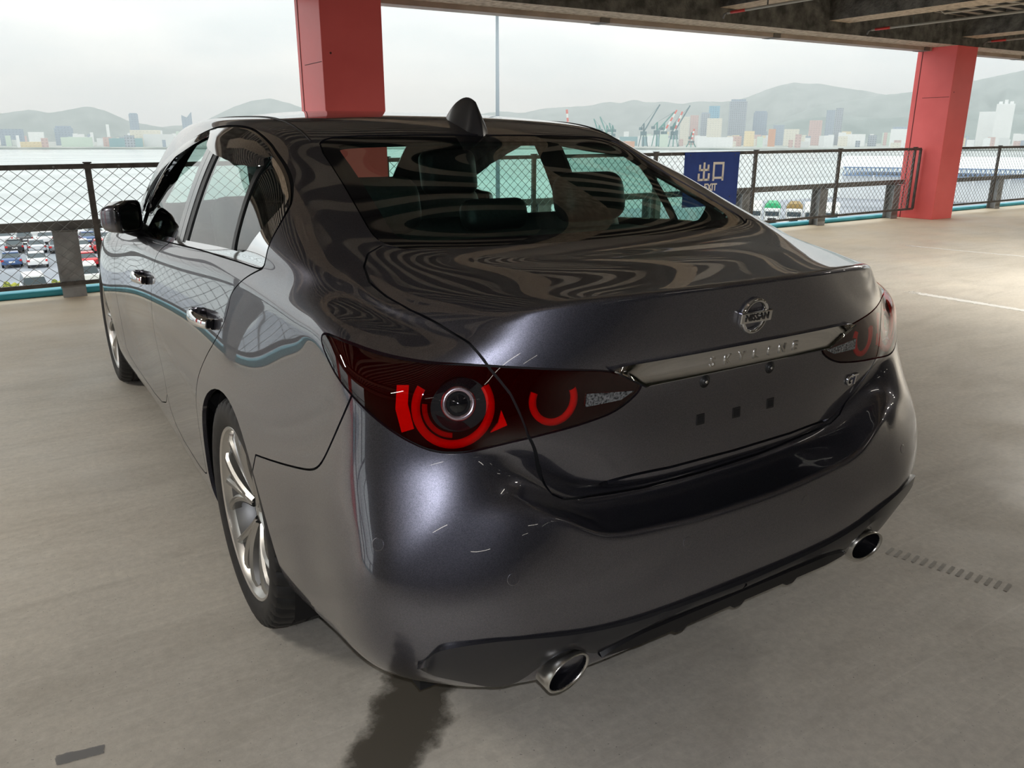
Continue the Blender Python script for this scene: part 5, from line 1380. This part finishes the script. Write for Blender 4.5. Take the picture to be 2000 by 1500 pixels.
FM = {'glassblue': facade('facade_blue_glass', (.32, .52, .64), (.22, .40, .52), 5, 4), 'greytower': facade('facade_grey', (.42, .46, .51), (.28, .32, .37), 4, 3.6),
 'cream': facade('facade_cream', (.72, .70, .62), (.42, .43, .42), 5, 4, .9), 'white': facade('facade_white', (.80, .82, .82), (.52, .56, .58), 6, 4, 1.), 'pink': facade('facade_pink', (.62, .48, .46), (.45, .36, .36), 5, 4, .8),
 'bluegrey': facade('facade_bluegrey', (.38, .44, .51), (.28, .34, .42), 5, 4, .8), 'sand': facade('facade_sand', (.78, .68, .48), (.55, .48, .36), 5, 4, .9), 'warehouse': mat('facade_warehouse', (.70, .72, .72), rough=.7), 'teal': mat('roof_teal', (.30, .45, .48), rough=.7), 'rust': mat('facade_rust', (.62, .38, .28), rough=.7), 'greenroof': mat('roof_pale_green', (.60, .70, .62), rough=.7)}
FOOT = []
def building(px0, px1, py_top, D, key, label=None, group=None, crown=None, depth=None, name='building', cat='building'):
    a = px_dist(px0, 270, D); b_ = px_dist(px1, 270, D); m = (a+b_)/2; W = math.hypot(*(b_-a)[:2]); top = px_dist((px0+px1)/2, py_top, D)[2]
    rz = math.atan2((b_-a)[1], (b_-a)[0]); dp = depth or min(34, max(12, W*.7)); H = top-(WZ+2)
    o = MB().box((-W/2, 0, 0), (W/2, dp, H)).build(name, FM[key]); o.location = (m[0], m[1], WZ+2); o.rotation_euler = (0, 0, rz)
    tag(o, label, cat, group); FOOT.append((m[0]-math.sin(rz)*dp/2, m[1]+math.cos(rz)*dp/2, math.hypot(W, dp)/2))
    if crown == 'slab': MB().box((-W*.42, dp*.1, H), (W*.42, dp*.9, H+W*.12)).build('rooftop', FM['bluegrey'], o)
    elif crown == 'fins':
        for k in range(3): MB().box((-W*.4+k*W*.3, dp*.2, H), (-W*.4+k*W*.3+W*.2, dp*.8, H+W*(.25 if k == 1 else .15))).build('rooftop', FM['white'], o)
    elif crown == 'horns':
        MB().add([(-W/2, 0, H), (W/2, 0, H), (W/2, dp, H), (-W/2, dp, H), (-W/2, 0, H+W*.22), (-W/2, dp, H+W*.22), (0, 0, H-.5), (0, dp, H-.5), (W/2, 0, H+W*.55), (W/2, dp, H+W*.55)], [(0, 6, 4), (3, 5, 7), (4, 6, 7, 5), (6, 1, 8), (7, 9, 2), (6, 8, 9, 7), (1, 2, 9, 8), (0, 4, 5, 3)]).build('rooftop', FM['bluegrey'], o)
    return o
BL = [
 (257, 275, 223, 1700, 'bluegrey', 'slim grey tower block on the far shore at the left', 'slab'),
 (359, 379, 229, 1700, 'bluegrey', 'dark tower with a notched top on the left far shore', 'horns'),
 (0, 48, 252, 1600, 'bluegrey', 'wide grey apartment slab at the far left', None), (56, 87, 258, 1400, 'white', 'white cubic warehouse on the far left shore', None),
 (108, 145, 250, 1650, 'bluegrey', 'stepped grey apartment block on the left shore', 'slab'), (36, 86, 277, 1330, 'sand', 'long cream shed on the left quay', None),
 (118, 180, 268, 1380, 'greenroof', 'long pale green roofed shed on the left quay', None), (212, 278, 270, 1350, 'teal', 'long shed with a blue green roof on the left quay', None),
 (255, 315, 254, 1420, 'cream', 'large cream warehouse on the left shore', None), (280, 340, 262, 1380, 'warehouse', 'grey white warehouse beside the tower base', None),
 (210, 216, 243, 1500, 'white', 'thin white tower among the left warehouses', None),
 (1381, 1402, 207, 1900, 'glassblue', 'blue glass tower behind the cranes', None), (1379, 1408, 231, 1700, 'cream', 'cream block in front of the blue glass tower', None),
 (1366, 1384, 222, 1750, 'greytower', 'narrow grey block left of the cream block', 'slab'), (1420, 1454, 198, 1800, 'greytower', 'tall grey tower, highest of the city centre', 'slab'),
 (1468, 1495, 220, 1850, 'bluegrey', 'shorter blue grey tower right of the tallest one', 'slab'), (1508, 1530, 244, 1800, 'bluegrey', 'low grey office block between the towers', None),
 (1578, 1603, 235, 1800, 'pink', 'dusty pink office block', None), (1609, 1626, 215, 1900, 'bluegrey', 'left half of the twin grey towers', None), (1627, 1641, 211, 1900, 'greytower', 'right half of the twin grey towers', None),
 (1453, 1473, 256, 1500, 'sand', 'cream stepped block on the quay', None), (1500, 1514, 252, 1480, 'rust', 'rust red block on the quay', None), (1530, 1560, 252, 1600, 'cream', 'cream apartment block right of the rust red one', None),
 (1362, 1432, 268, 1320, 'white', 'long white shed on the quay in front of the towers', None), (1327, 1345, 228, 1800, 'cream', 'pale cream tower behind the red and white cranes', None), (1346, 1362, 225, 1850, 'pink', 'pale pink tower behind the red and white cranes', None),
 (1210, 1300, 267, 1560, 'teal', 'long blue roofed dock hall under the cranes', None), (1200, 1240, 276, 1280, 'rust', 'low rust coloured shed by the roof line', None),
 (1650, 1690, 262, 1600, 'white', 'white hotel block left of the right pillar', None), (1738, 1775, 252, 1500, 'white', 'white terraced hotel behind the right pillar', 'slab'),
 (1905, 1938, 218, 1900, 'white', 'pale slab tower left of the tall white tower', None), (1936, 1972, 203, 1850, 'white', 'tall white tower right of the right pillar', 'fins'), (1980, 2000, 262, 1500, 'white', 'low white block at the far right', None),
 (985, 1110, 262, 1600, 'bluegrey', 'low grey block behind the antenna side of the roof', None)]
for px0, px1, pt, D, key, lab, cr_ in BL: building(px0, px1, pt, D, key, lab, None, cr_)
# ---- cranes
crane_c = {'green': mat('crane_green', (.13, .32, .30), rough=.6), 'red': mat('crane_red', (.70, .16, .13), rough=.6), 'white': mat('crane_white', (.80, .80, .78), rough=.6), 'dark': mat('crane_dark', (.14, .22, .25), rough=.6)}
def crane(pxb, py_b, pxt, pyt, D, col_, striped, label):
    b0 = px_dist(pxb, py_b, D); tp = px_dist(pxt, pyt, D); base = Vector((b0[0], b0[1], WZ+2)); FOOT.append((b0[0], b0[1], 16)); c = thing('crane', label, 'crane', base, group='harbour cranes')
    piv = Vector((0, 0, (b0[2]-base.z))); tip = Vector(tp)-base; s = D/1300.
    for dx in (-1, 1):
        for dy in (-1, 1): MB().bar((dx*5*s, dy*5*s, 0), (dx*2.6*s, dy*2.6*s, piv.z*.8), 1.3*s).build('leg', crane_c[col_], c)
    MB().box((-3.4*s, -3.4*s, piv.z*.78), (3.4*s, 3.4*s, piv.z*1.05)).build('machine_house', crane_c['dark' if col_ == 'green' else col_], c)
    top = piv+Vector((0, 0, 13*s)); MB().bar(piv, top, 1.6*s).build('mast', crane_c[col_], c)
    if striped:
        n = 6
        for k in range(n): MB().bar(piv.lerp(tip, k/n), piv.lerp(tip, (k+1)/n), 2.3*s).build('jib', crane_c['red' if k % 2 else 'white'], c)
    else: MB().bar(piv, tip, 1.9*s).build('jib', crane_c[col_], c)
    back = piv+Vector(((piv-tip).normalized().x*9*s, (piv-tip).normalized().y*9*s, 6*s)); MB().bar(top, back, 1.2*s).build('counter_jib', crane_c[col_], c); MB().box(tuple(back-Vector((2*s, 2*s, 3*s))), tuple(back+Vector((2*s, 2*s, 1*s)))).build('counterweight', crane_c['dark'], c)
    MB().bar(top, tip, .4*s).build('stay', crane_c['dark'], c)
    return c
for a in ((1257, 258, 1289, 204, 1400, 'dark', 0, 'dark harbour crane with a steep jib, left of the striped ones'), (1283, 256, 1318, 218, 1450, 'green', 0, 'green harbour crane with a low jib beside the striped one'),
 (1297, 258, 1322, 215, 1380, 'green', 1, 'red and white striped jib crane on the quay, left one'), (1316, 258, 1333, 218, 1400, 'green', 1, 'red and white striped jib crane on the quay, right one'), (1318, 256, 1348, 206, 1460, 'dark', 0, 'dark steep jib crane behind the striped cranes'),
 (1350, 276, 1356, 252, 1330, 'green', 1, 'small green crane in front of the white shed'), (1185, 262, 1172, 228, 1500, 'green', 0, 'pale green crane just above the roof line'), (1170, 262, 1160, 232, 1520, 'green', 0, 'pale green crane leaning left above the roof line'), (1196, 262, 1190, 240, 1520, 'green', 0, 'short pale green crane above the roof line'), (1111, 262, 1107, 214, 1500, 'white', 1, 'red and white mast crane behind the car roof')):
    crane(*a)
# ---- the low town along the far shore
rnd = random.Random(5); CN = {'cream': 'cream', 'white': 'white', 'bluegrey': 'blue grey', 'sand': 'sand coloured', 'warehouse': 'pale grey', 'greytower': 'grey', 'pink': 'pinkish', 'greenroof': 'pale green'}
made = 0; tries = 0
while made < 250 and tries < 6000:
    tries += 1
    px0 = rnd.uniform(-60, 590) if tries % 5 < 2 else rnd.uniform(980, 2060); D = rnd.uniform(1290, 2100); wd = rnd.uniform(6, 20)
    q0, q1 = px_dist(px0, 270, D), px_dist(px0+wd, 270, D); W_b = math.hypot(*(q1-q0)[:2]); c0 = (q0+q1)/2; rr = math.hypot(W_b, min(34, max(12, W_b*.7)))/2
    dd = (c0-CAM)[:2]; dd /= np.hypot(*dd); cc = c0[:2]+dd*8
    if any(math.hypot(cc[0]-f_[0], cc[1]-f_[1]) < rr+f_[2]+1 for f_ in FOOT): continue
    key = rnd.choice(['cream', 'white', 'bluegrey', 'sand', 'warehouse', 'greytower', 'white', 'pink', 'greenroof'])
    xm = px0+wd/2
    where = 'at the far left' if xm < 150 else 'on the left between the hills and the bridge of roofs' if xm < 350 else 'left of the first red pillar' if xm < 600 else 'under the striped cranes' if xm < 1345 else 'at the foot of the tall towers' if xm < 1500 else 'right of the tall towers' if xm < 1770 else 'behind the right pillar' if xm < 1880 else 'right of the right pillar'
    if xm < 350 and xm >= 150: where = 'on the left shore near the slim tower'
    building(px0, px0+wd, rnd.uniform(262, 280)-(D-1300)*.010, D, key, 'small %s building %s, %s' % (CN[key], 'on the quay front' if D < 1450 else ('mid town' if D < 1750 else 'at the back'), where), 'low buildings of the far shore')
    made += 1
# ---- hills
def ridge(pts, D, name, m, seed, amp=.10):
    xs = np.array([p[0] for p in pts], float); ys = np.array([p[1] for p in pts], float)
    px = np.arange(xs[0], xs[-1]+1, 4.); py = np.interp(px, xs, ys)
    # smooth
    kx = np.ones(5)/5; py = np.convolve(np.pad(py, 2, mode='edge'), kx, 'valid'); G = []
    from mathutils import noise as mn
    for i, (a, b_) in enumerate(zip(px, py)):
        b_ += 1.2*mn.noise(Vector((a*.05, seed, 0)))+.7*mn.noise(Vector((a*.17, seed, 1)))
        tp = px_dist(a, b_, D); row = []
        d = (tp-CAM); d2 = d[:2]/np.hypot(*d[:2]); H = tp[2]-WZ
        for t in np.linspace(0, 1, 9):
            q = 1-t; z = WZ+H*(q**1.15)*(1+amp*mn.noise(Vector((a*.045+seed, t*5, 2)))*(0 if t == 0 else 1)); off = -t*H*3.2*(1+.25*mn.noise(Vector((a*.03, t*3+seed, 5))))
            row.append((tp[0]+d2[0]*off, tp[1]+d2[1]*off, z))
        back = (tp[0]+d2[0]*H*2, tp[1]+d2[1]*H*2, WZ); G.append([back]+row)
    o = MB().grid(G).build(name, m, None, True); return struct(o)
hill_m = mat('wooded_hill', (.10, .16, .14), rough=.95); mix_noise(hill_m, (.16, .21, .20), (.24, .29, .28), .01)
ridge([(-300, 235), (-120, 214), (0, 222), (60, 214), (100, 221), (135, 214), (172, 207), (205, 216), (250, 236), (300, 246), (340, 252), (420, 262)], 4200, 'hills', hill_m, 3)
ridge([(250, 262), (330, 246), (380, 243), (405, 234), (430, 221), (465, 205), (495, 196), (527, 192), (560, 200), (600, 214), (700, 232), (800, 236), (900, 228), (980, 217), (1020, 221), (1060, 212), (1100, 209), (1150, 207), (1185, 199), (1215, 201), (1240, 194), (1265, 201), (1300, 198), (1330, 204), (1360, 198), (1400, 199), (1440, 197), (1470, 186), (1510, 170), (1550, 161), (1580, 164), (1600, 163), (1650, 172), (1700, 179), (1750, 190), (1900, 200), (2100, 190), (2400, 200)], 4800, 'hills', hill_m, 9)
ridge([(1480, 262), (1540, 228), (1600, 206), (1660, 196), (1720, 186), (1780, 180), (1850, 168), (1900, 158), (1950, 148), (2000, 137), (2060, 130), (2200, 142), (2400, 160)], 4000, 'hills', hill_m, 14)
ridge([(1440, 268), (1500, 244), (1560, 232), (1650, 226), (1720, 232), (1800, 226), (1900, 215), (2000, 222), (2150, 230), (2400, 240)], 3000, 'hills', hill_m, 21)

# ---- haze over the harbour : a real, even volume of moist air
hz_m = bpy.data.materials.new('harbour_haze'); hz_m.use_nodes = True; nt = hz_m.node_tree; N = nt.nodes
for n_ in list(N):
    if n_.type != 'OUTPUT_MATERIAL': N.remove(n_)
vs = N.new('ShaderNodeVolumeScatter'); vs.inputs['Color'].default_value = (.90, .97, 1, 1); vs.inputs['Density'].default_value = .00025; vs.inputs['Anisotropy'].default_value = .3
nt.links.new(vs.outputs[0], [n_ for n_ in N if n_.type == 'OUTPUT_MATERIAL'][0].inputs['Volume'])
hb = MB().box((-7000, 240, -30), (9000, 5300, 335)).build('haze', hz_m); tag(hb, 'pale haze over the harbour and the hills', 'haze', kind='stuff')
